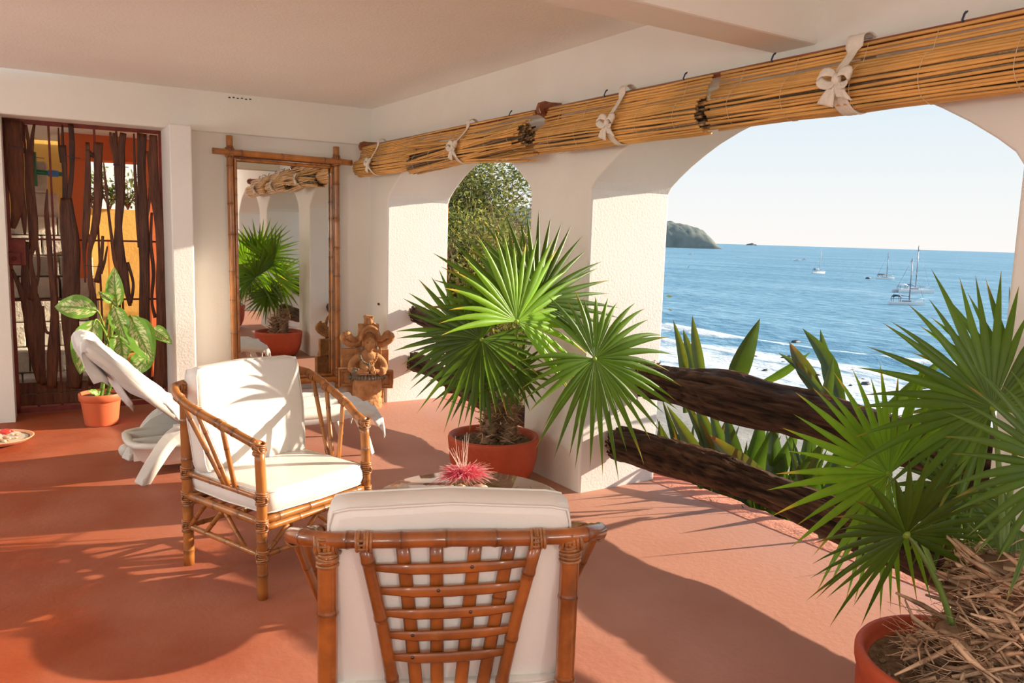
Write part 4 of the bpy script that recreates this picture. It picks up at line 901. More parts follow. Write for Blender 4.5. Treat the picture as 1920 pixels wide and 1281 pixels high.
# ------------------------------------------------------------------ potted fan palms
def leaflet_mesh(L, w, spread_r, fold, droop, tone, rr, hubpos, d, side, nrm, tipb):
    """one pleated leaf segment in the frond's coordinates: starts at the hub, fused width up to spread_r, then tapers"""
    S = (0.02, .16, .30, .42, .54, .66, .78, .88, .96, 1.0); vs = []; cs = []
    bend = rr.uniform(-.04, .04); lift = rr.uniform(-.02, .03)
    for s in S:
        r = s*L
        if s < spread_r: wd = w*s/spread_r
        else: q = (s-spread_r)/(1-spread_r); wd = w*(1-q**1.25)*(1.0+.12*math.sin(q*3.1))
        c = hubpos+d*r+side*(bend*L*s*s)+nrm*(lift*L*s*s)+V((0, 0, -1))*(droop*L*(s**2.6))
        rise = fold*wd*.55
        k = tone*(.92+.12*s)
        col = (k, k, k*1.0)
        if s > tipb: col = (k*3.2*.9, k*1.15, k*2.2)
        mid = (col[0]*1.12, col[1]*1.08, col[2]*1.3)
        vs += [c-side*wd*.5, c+nrm*rise, c+side*wd*.5]; cs += [col, mid, col]
    fs = []
    for i in range(len(S)-1):
        a = i*3; fs += [(a, a+1, a+4, a+3), (a+1, a+2, a+5, a+4)]
    b = MB(); b.add(vs, fs, cs); return b
def make_frond(parent, org, spec, seed, rscale=1.0):
    hub, a, bb, nn, Rr, arc, droop, tone, cnt, pb, asym = spec
    rr = random.Random(seed); hub = V(hub)-org; a = V(a); bb = V(bb); nn = V(nn); pb = V(pb)-org
    b = MB(); mid = (pb+hub)/2; out = (hub-pb); mid = pb+out*.5+V((0, 0, .05))
    path = smooth_path([pb, pb.lerp(mid, .6), mid.lerp(hub, .5), hub-nn*.004], 5)
    n_ = len(path); k0 = .6+.5*tone
    b.tube(path, [lerp(.011, .0055, i/(n_-1)) for i in range(n_)], 8, cols=[(k0, k0, k0)]*n_, flat=.7)
    b.ball(hub-nn*.003, .014, 10, 6, col=(k0*1.6, k0*1.4, k0*.6))
    fr = b.build('frond', M['petiole'], parent)
    step = arc/(cnt-1)
    for i in range(cnt):
        th = math.radians(-arc/2+step*i+rr.uniform(-.18, .18)*step); c = math.cos(th); s = math.sin(th)
        cup = .16*(1-abs(th)/math.pi)
        d = (a*c+bb*s+nn*rr.uniform(-.03, .05)-nn*(-cup)*.0).normalized(); side = nn.cross(d).normalized()
        back = .72+.28*math.cos(th/2)**2
        L = Rr*rr.uniform(.90, 1.04)*lerp(back, 1, .5)*(.93 if i % 2 else 1.0)
        w = 2*math.tan(math.radians(step)/2)*L*.44*1.08; w = min(w, L*.15)
        lm = leaflet_mesh(L, w, .38, .7, droop*rr.uniform(.5, 1.5)*(1.0+.5*abs(math.sin(th))), tone*rr.uniform(.8, 1.22), rr, hub, d, side, nn, rr.choice((.92, .95, .97, .87, .955)))
        lm.build('leaflet', M['leafp'], fr)
    return fr
def pot(name, loc, prof, mat, label, cols=None, n=48):
    t = empty(name, loc, 0, label, 'plant pot')
    return t
def lathe_obj(name, prof, mat, parent, n=48, cols=None, rf=None, loc=None):
    b = MB(); b.lathe(prof, n, cols=cols, rfun=rf); return b.build(name, mat, parent, loc=loc)
def palm(name, loc, prof, soil_z, soil_r, fronds, trunks, label, seed, fib):
    t = empty(name, loc, 0, label, 'potted palm'); org = V(loc); rr = random.Random(seed)
    lathe_obj('pot', prof, M['pot'], t)
    b = MB(); rows = []
    for i in range(7):
        rows.append([(soil_r*i/6*math.cos(a)+.001, soil_r*i/6*math.sin(a), soil_z+rr.uniform(-.006, .010)*(i < 6)) for a in [2*math.pi*j/30 for j in range(30)]])
    b.grid(rows, loop=True); so_ = b.build('soil', M['soil'], t)
    b = MB()
    for k in range(90):
        a = rr.uniform(0, 6.28); q = soil_r*math.sqrt(rr.random())*.92; b.ball((q*math.cos(a), q*math.sin(a), soil_z+.008), rr.uniform(.004, .010), 6, 4, rf=lambda i, j: rr.uniform(.7, 1.2))
    for k in range(30):
        a = rr.uniform(0, 6.28); q = soil_r*rr.random()*.85; p = V((q*math.cos(a), q*math.sin(a), soil_z+.012)); e_ = rr.uniform(0, 6.28); b.tube([p, p+V((math.cos(e_), math.sin(e_), .2))*rr.uniform(.02, .07)], .0015, 4)
    o = b.build('soil_crumb', M['soil'], so_); o['kind'] = 'stuff'
    for (x, y, z0, z1, r, fb) in trunks:
        tb = MB(); P = []; Rr = []
        for i in range(26):
            q = i/25; P.append((x+.02*math.sin(q*3), y+.015*math.sin(q*4), lerp(z0, z1, q))); Rr.append(r*(1.25-.35*q+.10*(i % 3 == 0)+.35*max(0, q-.75)))
        tb.tube(P, Rr, 18, rfun=lambda i, j: 1+.12*math.sin(j*2.3+i*1.9)+rr.uniform(-.05, .05)); tk = tb.build('trunk', M['trunk'], t)
        # old leaf bases
        for k in range(14):
            a = 2.4*k; q = k/14; zc = lerp(z0+.03, z1-.02, q); rb = r*1.05; d = V((math.cos(a), math.sin(a), .8)).normalized()
            p = V((x+rb*math.cos(a), y+rb*math.sin(a), zc)); lb = MB(); sd_ = V((-math.sin(a), math.cos(a), 0))
            lb.tube([p-d*.02, p+d*.02, p+d*.05+V((math.cos(a), math.sin(a), 0))*.012], [.017, .013, .005], 6, flat=.35, up=tuple(d.cross(sd_)), col=(.9, .8, .7)); lb.build('leaf_base', M['trunk'], tk)
        f = MB()
        for k in range(fb):
            a = rr.uniform(0, 6.28); zc = lerp(z0+.02, z1+.03, rr.random()); q = r*rr.uniform(1.0, 1.25); d = V((math.cos(a), math.sin(a), 0)); sd_ = V((-math.sin(a), math.cos(a), 0))
            p = V((x, y, zc))+d*q; L = rr.uniform(.03, .11)*fib; g = rr.uniform(-1.2, 1.0); s2 = rr.choice((-1, 1)); kk = rr.uniform(.55, 1.35)
            pts = [p, p+sd_*L*.4*s2+V((0, 0, L*.3*g))+d*.012*fib, p+sd_*L*.8*s2+V((0, 0, L*.6*g))+d*rr.uniform(-.01, .03)*fib]
            w_ = rr.choice((.0012, .0012, .0018, .005*fib))
            f.tube(pts, [w_, w_*.9, w_*.4], 4, flat=.4, up=tuple(d), col=(kk, kk*.95, kk*.9), cap=False)
        o = f.build('trunk_fibre', M['fibre'], tk); o['kind'] = 'stuff'
    for i, sp_ in enumerate(fronds): make_frond(t, org, sp_, seed*50+i)
    return t
CP = (2.66, 4.35, 0.0)
prof_c = [(.001, .0), (.19, .0), (.235, .03), (.268, .09), (.285, .16), (.292, .23), (.296, .26), (.298, .285), (.299, .302), (.294, .315), (.282, .318), (.270, .31), (.264, .28), (.258, .26), (.001, .255)]
palm('potted_fan_palm', CP, prof_c, .272, .262, CENTER_FRONDS, [(-.055, -.03, .26, .50, .040, 130), (.065, -.07, .26, .56, .045, 260), (.02, .05, .26, .46, .035, 90)],
     'fan palm in round red pot in front of the centre pier', 3, 1.0)
RP = (RPOT[0], RPOT[1], 0.0)
prof_r = [(.001, .0), (.20, .0), (.25, .04), (.285, .12), (.30, .20), (.303, .27), (.300, .30), (.306, .31), (.312, .335), (.312, .36), (.304, .372), (.290, .37), (.280, .35), (.27, .32), (.001, .31)]
palm('potted_fan_palm', RP, prof_r, .325, .272, RIGHT_FRONDS, [(-.075, .02, .31, .47, .052, 260), (.10, -.03, .31, .66, .085, 900)],
     'large fan palm in red pot at the right edge, nearest the camera', 5, 1.9)

# ------------------------------------------------------------------ variegated plant in an orange plastic pot
DP = V((.612, 7.10, 0)); t = empty('dumb_cane_plant', DP, 0, 'variegated broad-leaved plant in orange plastic pot before the driftwood gate', 'potted plant')
lathe_obj('pot', [(.001, 0), (.118, 0), (.123, .01), (.145, .195), (.146, .20), (.158, .203), (.162, .255), (.158, .262), (.150, .258), (.147, .22), (.001, .215)], M['plastic_pot'], t, 26)
lathe_obj('soil', [(.001, .232), (.08, .238), (.148, .232), (.148, .222), (.001, .222)], M['soil'], t, 24, rf=lambda i, j: 1)
top = V((.702, 6.99, .93))-DP
for k, (bx, by, tx, ty, tz) in enumerate(((0, 0, .07, -.11, .80), (.045, .02, .12, -.10, .62))):
    b = MB(); P = []; R = []; C = []
    for i in range(40):
        q = i/39; P.append(V((lerp(bx, tx, q)+.01*math.sin(q*5), lerp(by, ty, q), lerp(.225, tz+.08*(1-k), q)))); R.append(.017*(1-.4*q)*(1.12 if i % 4 == 0 else 1)); c = .5 if i % 4 == 0 else 1; C.append((c, c*(1.0), c*.9))
    b.tube(P, R, 10, cols=C); b.build('cane', M['petiole'], t)
def broad_leaf(parent, base, tip, w, stem_from, seed, face, name='leaf', curl=.0):
    rr = random.Random(seed); base = V(base); tip = V(tip); ax = tip-base; L = ax.length; d = ax.normalized()
    face = V(face); nrm = (face-d*face.dot(d)).normalized(); sd_ = d.cross(nrm); b = MB(); rows = []; cols = []
    N_ = 16
    for i in range(N_+1):
        s = i/N_; wd = w*(math.sin(math.pi*min(1, s**.78))**.8)*.5+.0005; arch = .13*L*math.sin(math.pi*s)
        row = []; 
        for j in range(9):
            v = -1+j/4; row.append(base+d*L*s+nrm*(arch+abs(v)*wd*(.35)+.004*math.sin(s*22+v*3)*abs(v)+curl*abs(v)*wd)+sd_*v*wd); cols.append((abs(v), s, (seed % 17)/17))
        rows.append(row)
    b.grid(rows, cols=cols); lf = b.build(name, M['dumb'], parent)
    p = MB(); q = smooth_path([V(stem_from), V(stem_from).lerp(base, .6)+V((0, 0, .03)), base, base+d*L*.15+nrm*.12*L*.45], 4); p.tube(q, [.007]*(len(q)-4)+[.005]*4, 6, col=(1.2, 1.15, .9)); p.build('leaf_stalk', M['petiole'], lf)
    return lf
for i, (bs, tp, w_) in enumerate(DUMB_LEAVES):
    bs = V(bs)-DP; tp = V(tp)-DP; st = V((.075, -.11, .62+.03*(i % 5))) if i not in (5, 6, 7, 8, 9) else V((.12, -.10, .55+.02*(i % 4)))
    broad_leaf(t, bs, bs+(tp-bs)*1.12, w_*1.2, st, 31+i*7, (-.25, -.9, .35), curl=1.6 if i == 3 else 0)
broad_leaf(t, (.0-.02, -.06, .25), (-.10, -.09, .30), .05, (0, 0, .24), 5, (-.2, -.7, .6), name='leaf')

# ------------------------------------------------------------------ strap-leaved plants outside the arches
def strap(parent, base, tip, w, seed, tone=1.0, red=0.0):
    rr = random.Random(seed); base = V(base); tip = V(tip); ax = tip-base; L = ax.length; d = ax.normalized(); hv = V((-.5, -.8, .1))
    nrm = (hv-d*hv.dot(d)).normalized(); sd_ = d.cross(nrm); b = MB(); rows = []; cols = []; bend = rr.uniform(-.06, .06)*L
    for i in range(13):
        s = i/12; wd = .5*w*min(1, (.45+1.1*s))*(1-max(0, (s-.5)/.5)**1.8)+.0005; c = base+d*L*s+sd_*bend*math.sin(s*3.14)+nrm*.04*L*math.sin(s*3.14)
        for j in range(5):
            v = -1+j/2; k = tone*(.8+.2*s)*(1.15 if j in (0, 4) else 1); r_ = red*(1 if s > .85 else .25)
            cols.append((k*(1+4*r_), k*(1-.3*r_), k))
        rows.append([c+sd_*(-1+j/2)*wd+nrm*abs(-1+j/2)*wd*.5 for j in range(5)])
    b.grid(rows, cols=cols); return b.build('leaf', M['garden'], parent)
groups = {}
for i, (bs, tp, w_) in enumerate(GARDEN_LEAVES):
    c = min(range(5), key=lambda k: abs(bs[1]-(4.35, 3.95, 3.55, 3.25, 2.8)[k])); groups.setdefault(c, []).append((i, bs, tp, w_))
desc = ('strap-leaved green plant outside, tight against the centre pier', 'strap-leaved plant with one tall bright leaf, seen over the upper log', 'dark strap-leaved plant between the two sea-arch logs', 'strap-leaved plant whose twin leaves rise above the log middle', 'strap-leaved plant outside, partly behind the right palm fronds')
for c in sorted(groups):
    xs_ = [q[1][0] for q in groups[c]]; ys_ = [q[1][1] for q in groups[c]]
    cx, cy = sum(xs_)/len(xs_), sum(ys_)/len(ys_); z0 = gz(cx, cy)-.05
    t = empty('strap_leaf_plant', (cx, cy, z0), 0, desc[c], 'garden plant', 'strap-leaved plants outside the sea arch'); rr = random.Random(c)
    for (i, bs, tp, w_) in groups[c]:
        o = V((cx, cy, z0)); root = V((cx+(bs[0]-cx)*.3, cy+(bs[1]-cy)*.3, z0)); bsv = V(bs); dv = (V(tp)-bsv)
        lo = bsv if (bsv.z-z0) < .3 else bsv-dv.normalized()*min(.3, (bsv.z-z0)*.8)
        strap(t, lo-o, V(tp)-o, w_*1.15, i*3+c, tone=rr.uniform(.7, 1.3), red=.5 if i in (6, 16, 19) else 0)
    for k in range(30):
        a = rr.uniform(0, 6.28); el = rr.uniform(.5, 1.4); L = rr.uniform(.6, 1.3); hmax = (.50-z0)*rr.uniform(.6, 1)
        tipv = V((math.cos(a)*math.cos(el)*L*.8+.15, math.sin(a)*math.cos(el)*L*.8, min(hmax, math.sin(el)*L+.15)))
        strap(t, (rr.uniform(-.05, .15), rr.uniform(-.08, .08), 0), tipv, rr.uniform(.07, .11), k+c*40, tone=rr.uniform(.35, 1.0), red=rr.choice((0, 0, 0, .4)))
    b = MB(); b.tube([(0, 0, -.25), (0, 0, .08)], [.06, .05], 8, col=(.5, .5, .4)); b.build('stem', M['trunk'], t)
for k, (x, y, lb) in enumerate(((4.35, 5.2, 'strap-leaved plant outside the narrow arch, right side'), (4.4, 6.0, 'strap-leaved plant outside the narrow arch, left side'), (4.5, 1.9, 'strap-leaved plant outside behind the big right palm'), (4.6, 1.2, 'strap-leaved plant outside, hidden mostly by the right palm'), (5.2, 4.6, 'farther strap-leaved plant between the logs, left'), (5.2, 3.9, 'farther strap-leaved plant between the logs, middle'), (5.2, 3.1, 'farther strap-leaved plant between the logs, right'), (5.4, 2.3, 'farther strap-leaved plant behind the right palm fronds'), (4.5, 4.25, 'low dark strap-leaved plant beyond the lower log, left'), (4.5, 3.65, 'low dark strap-leaved plant beyond the lower log, middle left'), (4.45, 3.1, 'low dark strap-leaved plant beyond the lower log, middle right'), (4.4, 2.55, 'low dark strap-leaved plant beyond the lower log, right'))):
    z0 = gz(x, y)-.05; t = empty('strap_leaf_plant', (x, y, z0), 0, lb, 'garden plant', 'strap-leaved plants outside the sea arch'); rr = random.Random(k+77)
    for q in range(24):
        a = rr.uniform(0, 6.28); el = rr.uniform(.45, 1.35); L = rr.uniform(.6, 1.0)+(.55 if x > 5 else .25)+(.30 if k > 7 else 0); tk_ = .75 if k > 7 else 1.0
        strap(t, (0, 0, 0), (math.cos(a)*math.cos(el)*L, math.sin(a)*math.cos(el)*L, math.sin(el)*L), rr.uniform(.07, .11), q+k*40, tone=rr.uniform(.5, 1.1)*tk_)
    b = MB(); b.tube([(0, 0, -.25), (0, 0, .08)], [.06, .05], 8, col=(.5, .5, .4)); b.build('stem', M['trunk'], t)

# ------------------------------------------------------------------ trees and bushes seen through the narrow arch
def tree(x, y, z0, h, spread, nleaf, label, seed, tone, leafsize=.05, bare=False, ncl=60, yel=0.0):
    rr = random.Random(seed); t = empty('scrub_tree', (x, y, z0), 0, label, 'tree', 'scrub trees beyond the narrow arch'); b = MB(); tips = []
    def grow(p, d, L, r, depth):
        q = p+d*L; m_ = p+d*L*.5+V((rr.uniform(-1, 1), rr.uniform(-1, 1), rr.uniform(-1, 1)))*L*.09; k = rr.uniform(.7, 1.4)
        b.tube([p, m_, q], [r, r*.85, r*.65], 5, col=(k, k, k), cap=False)
        if depth == 0: tips.append(q); return
        if depth <= 2: tips.append(m_)
        for c in range(rr.choice((2, 3)) if depth > 1 else 3):
            e_ = (d+V((rr.uniform(-1, 1), rr.uniform(-1, 1), rr.uniform(-.5, .8)))*.75*spread).normalized(); grow(q, e_, L*rr.uniform(.62, .82), r*.62, depth-1)
    for s in range(3): grow(V((rr.uniform(-.2, .2), rr.uniform(-.2, .2), -.2)), V((rr.uniform(-.5, .5), rr.uniform(-.4, .4), 1)).normalized(), h*.30, .035 if bare else .045, 5 if bare else 4)
    b.build('branches', M['twig'], t)
    if nleaf:
        lf = MB()
        for k in range(nleaf):
            c = rr.choice(tips)+V((rr.gauss(0, 1), rr.gauss(0, 1), rr.gauss(0, 1)))*h*.055; s = leafsize*rr.uniform(.6, 1.4); u_ = V((rr.gauss(0, 1), rr.gauss(0, 1), rr.gauss(0, 1))).normalized(); v_ = u_.orthogonal().normalized()
            kk = tone*rr.uniform(.45, 1.45); yy = rr.random() < yel; col = (kk*(2.0 if yy else 1), kk*(1.5 if yy else 1), kk)
            lf.add([c-u_*s, c+v_*s*.4, c+u_*s, c-v_*s*.4], [(0, 1, 2, 3)], col=col)
        o = lf.build('foliage', M['bush'], t, smooth=False); o['kind'] = 'stuff'
    return t
tree(5.9, 11.2, -.6, 3.0, 1.0, 22000, 'yellow-green leafy scrub tree at the left of the narrow arch', 1, 1.15, .036, yel=.35)
tree(5.5, 9.7, -1.2, 2.9, 1.1, 14000, 'brownish thin scrub bush low behind the narrow arch', 2, .75, .030, yel=.2)
tree(7.0, 12.2, -1.2, 5.0, 1.0, 20000, 'taller green scrub tree behind the arch point', 3, .85, .040, yel=.3)
tree(6.05, 10.1, -2.0, 4.6, .95, 900, 'nearly bare twiggy tree at the right of the narrow arch', 4, 1.0, .04, bare=True)
tree(6.05, 10.3, -2.0, 4.5, .8, 20000, 'low bright green bush at the right foot of the narrow arch', 5, 1.2, .038, yel=.3)
tree(7.2, 13.2, -2.4, 4.0, .8, 12000, 'rounded green bush farther down the slope', 6, 1.2, .05, yel=.15)
tree(4.9, 12.0, -.2, 2.6, 1.1, 6000, 'dense scrub bush beside the courtyard wall', 7, .8, .05)
b = MB(); b.tube(smooth_path([V((0, 0, -.4)), V((.03, 0, .5)), V((.12, .02, 1.0)), V((.02, .0, 1.5)), V((-.1, 0, 1.9))], 5), [.035-.0012*i for i in range(21)], 7, col=(2.2, 2.2, 2.2))
b.tube(smooth_path([V((.02, 0, .3)), V((-.1, 0, .9)), V((-.06, .02, 1.4))], 5), [.022-.001*i for i in range(11)], 6, col=(2.2, 2.2, 2.2))
o = b.build('pale_sapling', M['twig'], None, loc=(5.05, 9.3, -.5)); tag(o, 'pale crooked bare stem in front of the scrub, narrow arch', 'sapling')
# ------------------------------------------------------------------ driftwood gate
GA = (.02, 7.74); GE = V((.99875, -.04994, 0)); grz = math.atan2(GE.y, GE.x)
gt = empty('driftwood_gate', (GA[0], GA[1], 0), grz, 'red iron gate filled with dark varnished driftwood slabs', 'gate')
def bar(name, u0, z0, u1, z1, w, d=.03, v=0, mat='rust', par=gt):
    b = MB(); p = V((u0, v, z0)); q = V((u1, v, z1)); L = (q-p).length; a = math.atan2(q.x-p.x, q.z-p.z); b.box((0, 0, 0), (w, d, L)); R = Matrix.Rotation(a, 3, 'Y')
    o = b.build(name, M[mat], par, smooth=False, bevel=.002, seg=1); o.location = (p+q)/2; o.rotation_euler = (0, a, 0); return o
bar('frame_bar', -.02, 2.415, 1.20, 2.425, .045, .04); bar('frame_bar', .018, 2.43, .025, 0.01, .04, .04); bar('frame_bar', 1.185, 2.43, 1.185, 0.01, .035, .04)
bar('frame_bar', .02, .035, 1.19, .035, .04, .04)
for z in (1.468, .960): bar('cross_rod', .02, z, 1.18, z, .016, .016, .03)
for u in (.165, .338, .672, .84, 1.01): bar('upright_rod', u, 2.41, u+.012, .04, .017, .017, .03)
b = MB(); b.box((.072, -.02, 1.36), (.135, .05, .215)); lk = b.build('lock_plate', M['rust'], gt, smooth=False, bevel=.004)
b = MB(); b.box((.055, -.06, 1.31), (.095, .05, .10)); l2 = b.build('lock_case', M['rust'], gt, smooth=False, bevel=.005)
b = MB(); b.tube([(.055, -.084, 1.31), (.055, -.10, 1.31)], .017, 14); b.build('lock_knob', M['rust'], l2)
for z in (.26, .16):
    b = MB(); b.box((.60, .0, z-.04), (1.12, .03, .095)); o = b.build('kick_board', M['drift'], gt, smooth=False, bevel=.006); o.rotation_euler = (0, .006, 0)
for i, strands in enumerate(GATE_PLANKS):
    rr = random.Random(i+60); b = MB(); u_c = strands[0][0][0]
    for st in strands:
        pts = smooth_path([V((u, -.025+rr.uniform(-.004, .004), z)) for u, z, w_ in st], 5); ws = []
        for j in range(len(pts)):
            f = j/5; k = min(int(f), len(st)-2); ws.append(lerp(st[k][2], st[k+1][2], f-k)*.5)
        n_ = 14; ph = rr.uniform(0, 9)
        def rf(a_, j_, ph=ph): return 1+.10*mnoise.noise(V((a_*.35+ph, j_*.9, ph)))+.13*mnoise.noise(V((a_*.12+ph, j_*.25, 3)))
        b.tube(pts, [max(.004, w_) for w_ in ws], n_, flat=.42, up=(0, 1, 0), rfun=rf, col=(lerp(.6, 1.3, rr.random()),)*3)
    b.build('driftwood_slab', M['drift'], gt)
for u, z in ((.11, 2.2), (.24, 2.13), (.50, 2.15), (.86, 2.1), (.62, 1.25)):
    b = MB(); b.tube([(u-.06, -.065, z+.01), (u, -.072, z), (u+.06, -.065, z-.004)], .003, 5); b.build('wire_tie', M['boatdark'], gt)

# ------------------------------------------------------------------ courtyard beyond the gate
b = MB(); b.box((.9, 9.2, 2.62), (5.0, 2.6, .2)); struct(b, 'trim_5', M['ceiling'], 'pale soffit over the passage beyond the gate')
b = MB(); b.box((-.5, 10.8, 1.1), (2.3, .25, 3.4)); struct(b, 'trim_6', M['yellow'], 'rough yellow wall beyond the gate')
b = MB(); b.box((.66, 9.6, 1.2), (.20, .3, 2.4)); struct(b, 'trim_7', M['orange'], 'orange pillar beyond the gate')
b = MB(); b.box((1.5, 9.6, 2.40), (1.9, .36, .26)); struct(b, 'trim_8', M['orange'], 'orange lintel beyond the gate')
b = MB(); b.box((1.42, 9.1, 1.2), (.30, .3, 2.5)); struct(b, 'trim_9', M['orange'], 'right orange pillar beyond the gate')
b = MB(); b.box((1.6, 11.2, .80), (1.9, .3, 2.0)); struct(b, 'trim_10', M['yellow'], 'low yellow planter wall beyond the gate')
b = MB(); b.box((1.12, 9.75, .6), (.30, .2, 1.70)); struct(b, 'trim_11', M['yellow'], 'short yellow wall beside the right pillar')
b = MB(); b.box((2.0, 15, 1.6), (7, .3, 3.0)); struct(b, 'trim_12', M['plaster'], 'white garden wall far beyond the gate')
stp = empty('stone_staircase', (.15, 8.2, 0), 0, 'pale stone staircase climbing beyond the driftwood gate', 'stairs'); rr = random.Random(8)
for k in range(8):
    z0 = .21*k; y = .12+.27*k
    x = -.75
    while x < .62:
        w_ = rr.uniform(.2, .42); w_ = min(w_, .66-x); b = MB(); d_ = .30
        b.box((x+w_/2, y+d_/2, z0+.105-(z0+.105)/2*0), (w_-.012, d_, .20)); o = b.build('step_stone', M['darkstone'] if k in (0, 1) and x < -9 else M['steps'], stp, smooth=False, bevel=.012, seg=2); o.rotation_euler = (0, 0, rr.uniform(-.01, .01)); x += w_
    b = MB(); b.box((-.05, y+.6, z0/2-.0), (1.4, .9, max(.02, z0-.01))); b.build('step_fill', M['steps'], stp, smooth=False)
for k, (x, y, z, sx, sz) in enumerate(((.42, 10.35, 1.72, .24, .42), (.52, 10.45, 1.35, .34, .3), (.22, 10.45, 1.35, .25, .3), (.38, 10.35, 2.1, .13, .34))):
    b = MB(); b.box((0, 0, 0), (sx, .18, sz)); o = b.build('boulder_block', M['steps'], None, smooth=False, loc=(x, y, z), bevel=.02); tag(o, ('large upright pale stone block under the green pipe', 'wide pale stone block at the stair top, right', 'wide pale stone block at the stair top, left', 'narrow pale stone standing on the stair-top blocks')[k], 'stone block')
b = MB(); b.tube([(.32, 10.2, 2.0), (.32, 10.2, 2.36)], .028, 10); b.tube([(.32, 10.2, 2.36), (.18, 10.2, 2.37)], .028, 10); b.tube([(.34, 10.2, 2.15), (.64, 10.2, 2.14)], .025, 10)
pp = b.build('green_water_pipe', M['greenpipe']); tag(pp, 'green water pipe on the yellow wall beyond the gate', 'pipe')
b = MB(); b.tube([(.45, 10.2, 2.147), (.55, 10.2, 2.144)], .036, 12); b.build('connector', M['bluepipe'], pp)
rr = random.Random(21)
for k in range(6):
    x = .95+.2*k; t = empty('planter_shrub', (x, 11.2, 1.80), 0, ('leafy green shrub', 'spiky shrub', 'tall leafy shrub', 'reddish-stemmed shrub', 'small shrub', 'pale shrub')[k]+' on the low yellow planter wall, '+('leftmost', 'second from left', 'third from left', 'fourth from left', 'fifth from left', 'rightmost')[k], 'shrub', 'shrubs on the planter wall')
    st = MB(); lf = MB()
    for q in range(9):
        d = V((rr.uniform(-.5, .5), rr.uniform(-.4, .4), 1)).normalized(); L = rr.uniform(.2, .55); st.tube([(0, 0, 0), d*L], [.007, .003], 5, col=(1.3, .7, .6))
        for j in range(16):
            c = d*L*rr.uniform(.3, 1.05)+V((rr.gauss(0, .03), rr.gauss(0, .03), rr.gauss(0, .03))); u_ = V((rr.gauss(0, 1), rr.gauss(0, 1), rr.gauss(0, 1))).normalized(); v_ = u_.orthogonal(); s = rr.uniform(.02, .05); kk = rr.uniform(.5, 1.4)
            lf.add([c-u_*s, c+v_*s*.4, c+u_*s, c-v_*s*.4], [(0, 1, 2, 3)], col=(kk, kk, kk))
    st.build('stem', M['twig'], t); o = lf.build('foliage', M['bush'], t, smooth=False); o['kind'] = 'stuff'

# ------------------------------------------------------------------ carved stone statue
S = .000743
st = empty('carved_stone_statue', (2.79, 6.84, 0), math.radians(-14), 'carved terracotta-coloured stone figure with headdress, in the corner beside the mirror', 'statue')
def su(px): return (px-425)*S
def sz_(py): return max(0, (1215-py)*S)
def slab(name, x0, y0, x1, y1, v0, v1, mat='stone', bev=.006, par=st, col=(1, 1, 1)):
    b = MB(); b.box(((su(x0)+su(x1))/2, (v0+v1)/2, (sz_(y0)+sz_(y1))/2), (abs(su(x1)-su(x0)), abs(v1-v0), abs(sz_(y1)-sz_(y0))), col=col); return b.build(name, M[mat], par, smooth=False, bevel=bev)
slab('base_slab', 185, 960, 645, 1190, .02, .10)
lp = slab('left_panel', 80, 720, 290, 965, .0, .055); rp_ = slab('right_panel', 540, 765, 760, 995, .0, .055)
slab('left_shoulder_panel', 113, 485, 300, 712, .03, .075); slab('right_shoulder_panel', 560, 500, 705, 705, .03, .075)
slab('head_panel', 325, 180, 580, 520, .03, .085); slab('chest_panel', 285, 470, 610, 760, .02, .08)
for (x0, y0, x1, y1, pn) in ((80, 720, 270, 965, lp), (560, 765, 760, 995, rp_)):
    for k, ins in enumerate((16, 52)):
        b = MB()
        X0, X1 = su(x0+ins), su(x1-ins); Z0, Z1 = sz_(y1-ins), sz_(y0+ins); loop = [(X0, -.004, Z0), (X1, -.004, Z0), (X1, -.004, Z1), (X0, -.004, Z1)]
        b.tube(loop, .007, 6, closed=True, col=(.8, .75, .7)); b.build('carved_border', M['stone'], pn, smooth=False)
def rough(i, j): return 1+.03*math.sin(i*2.1+j*1.7)
# crown with small animal head
b = MB(); b.prism([(su(395), sz_(190)), (su(400), sz_(130)), (su(390), sz_(80)), (su(420), sz_(70)), (su(505), sz_(75)), (su(508), sz_(110)), (su(498), sz_(150)), (su(550), sz_(185))], .0, .08); b.build('crown', M['stone'], st, smooth=False, bevel=.006, fixn=True)
b = MB(); b.ball((su(460), -.015, sz_(140)), .030, 12, 8, sc=(.8, .9, 1.05), rf=rough); b.ball((su(463), -.04, sz_(150)), .013, 8, 6, sc=(.8, 1, .8)); b.ball((su(435), -.01, sz_(105)), .010, 8, 5); b.ball((su(485), -.01, sz_(105)), .010, 8, 5); b.build('crown_face', M['stone'], st)
for s in (-1, 1):   # curling side scrolls
    cx = 430; X = lambda p: su(cx+s*(p)); b = MB()
    b.tube(smooth_path([V((X(90), .04, sz_(400))), V((X(150), .03, sz_(420))), V((X(200), .02, sz_(430))), V((X(255), .01, sz_(400))), V((X(300), .0, sz_(350))), V((X(280), .0, sz_(305))), V((X(240), .0, sz_(320))), V((X(245), 0, sz_(355)))], 4), [.042, .04, .04, .038, .036, .034, .034, .034, .032, .032]+[.03]*10+[.026]*9, 10, flat=.8, up=(0, 1, 0), rfun=rough)
    b.tube(smooth_path([V((X(95), .03, sz_(350))), V((X(150), .015, sz_(370))), V((X(200), .0, sz_(345))), V((X(240), .0, sz_(290)))], 4), .026, 8, rfun=rough); b.build('scroll', M['stone'], st)
    b = MB(); b.ball((X(250), -.015, sz_(290)), .026, 10, 7, sc=(1, .7, 1.1), rf=rough); b.build('scroll_tip', M['stone'], st)
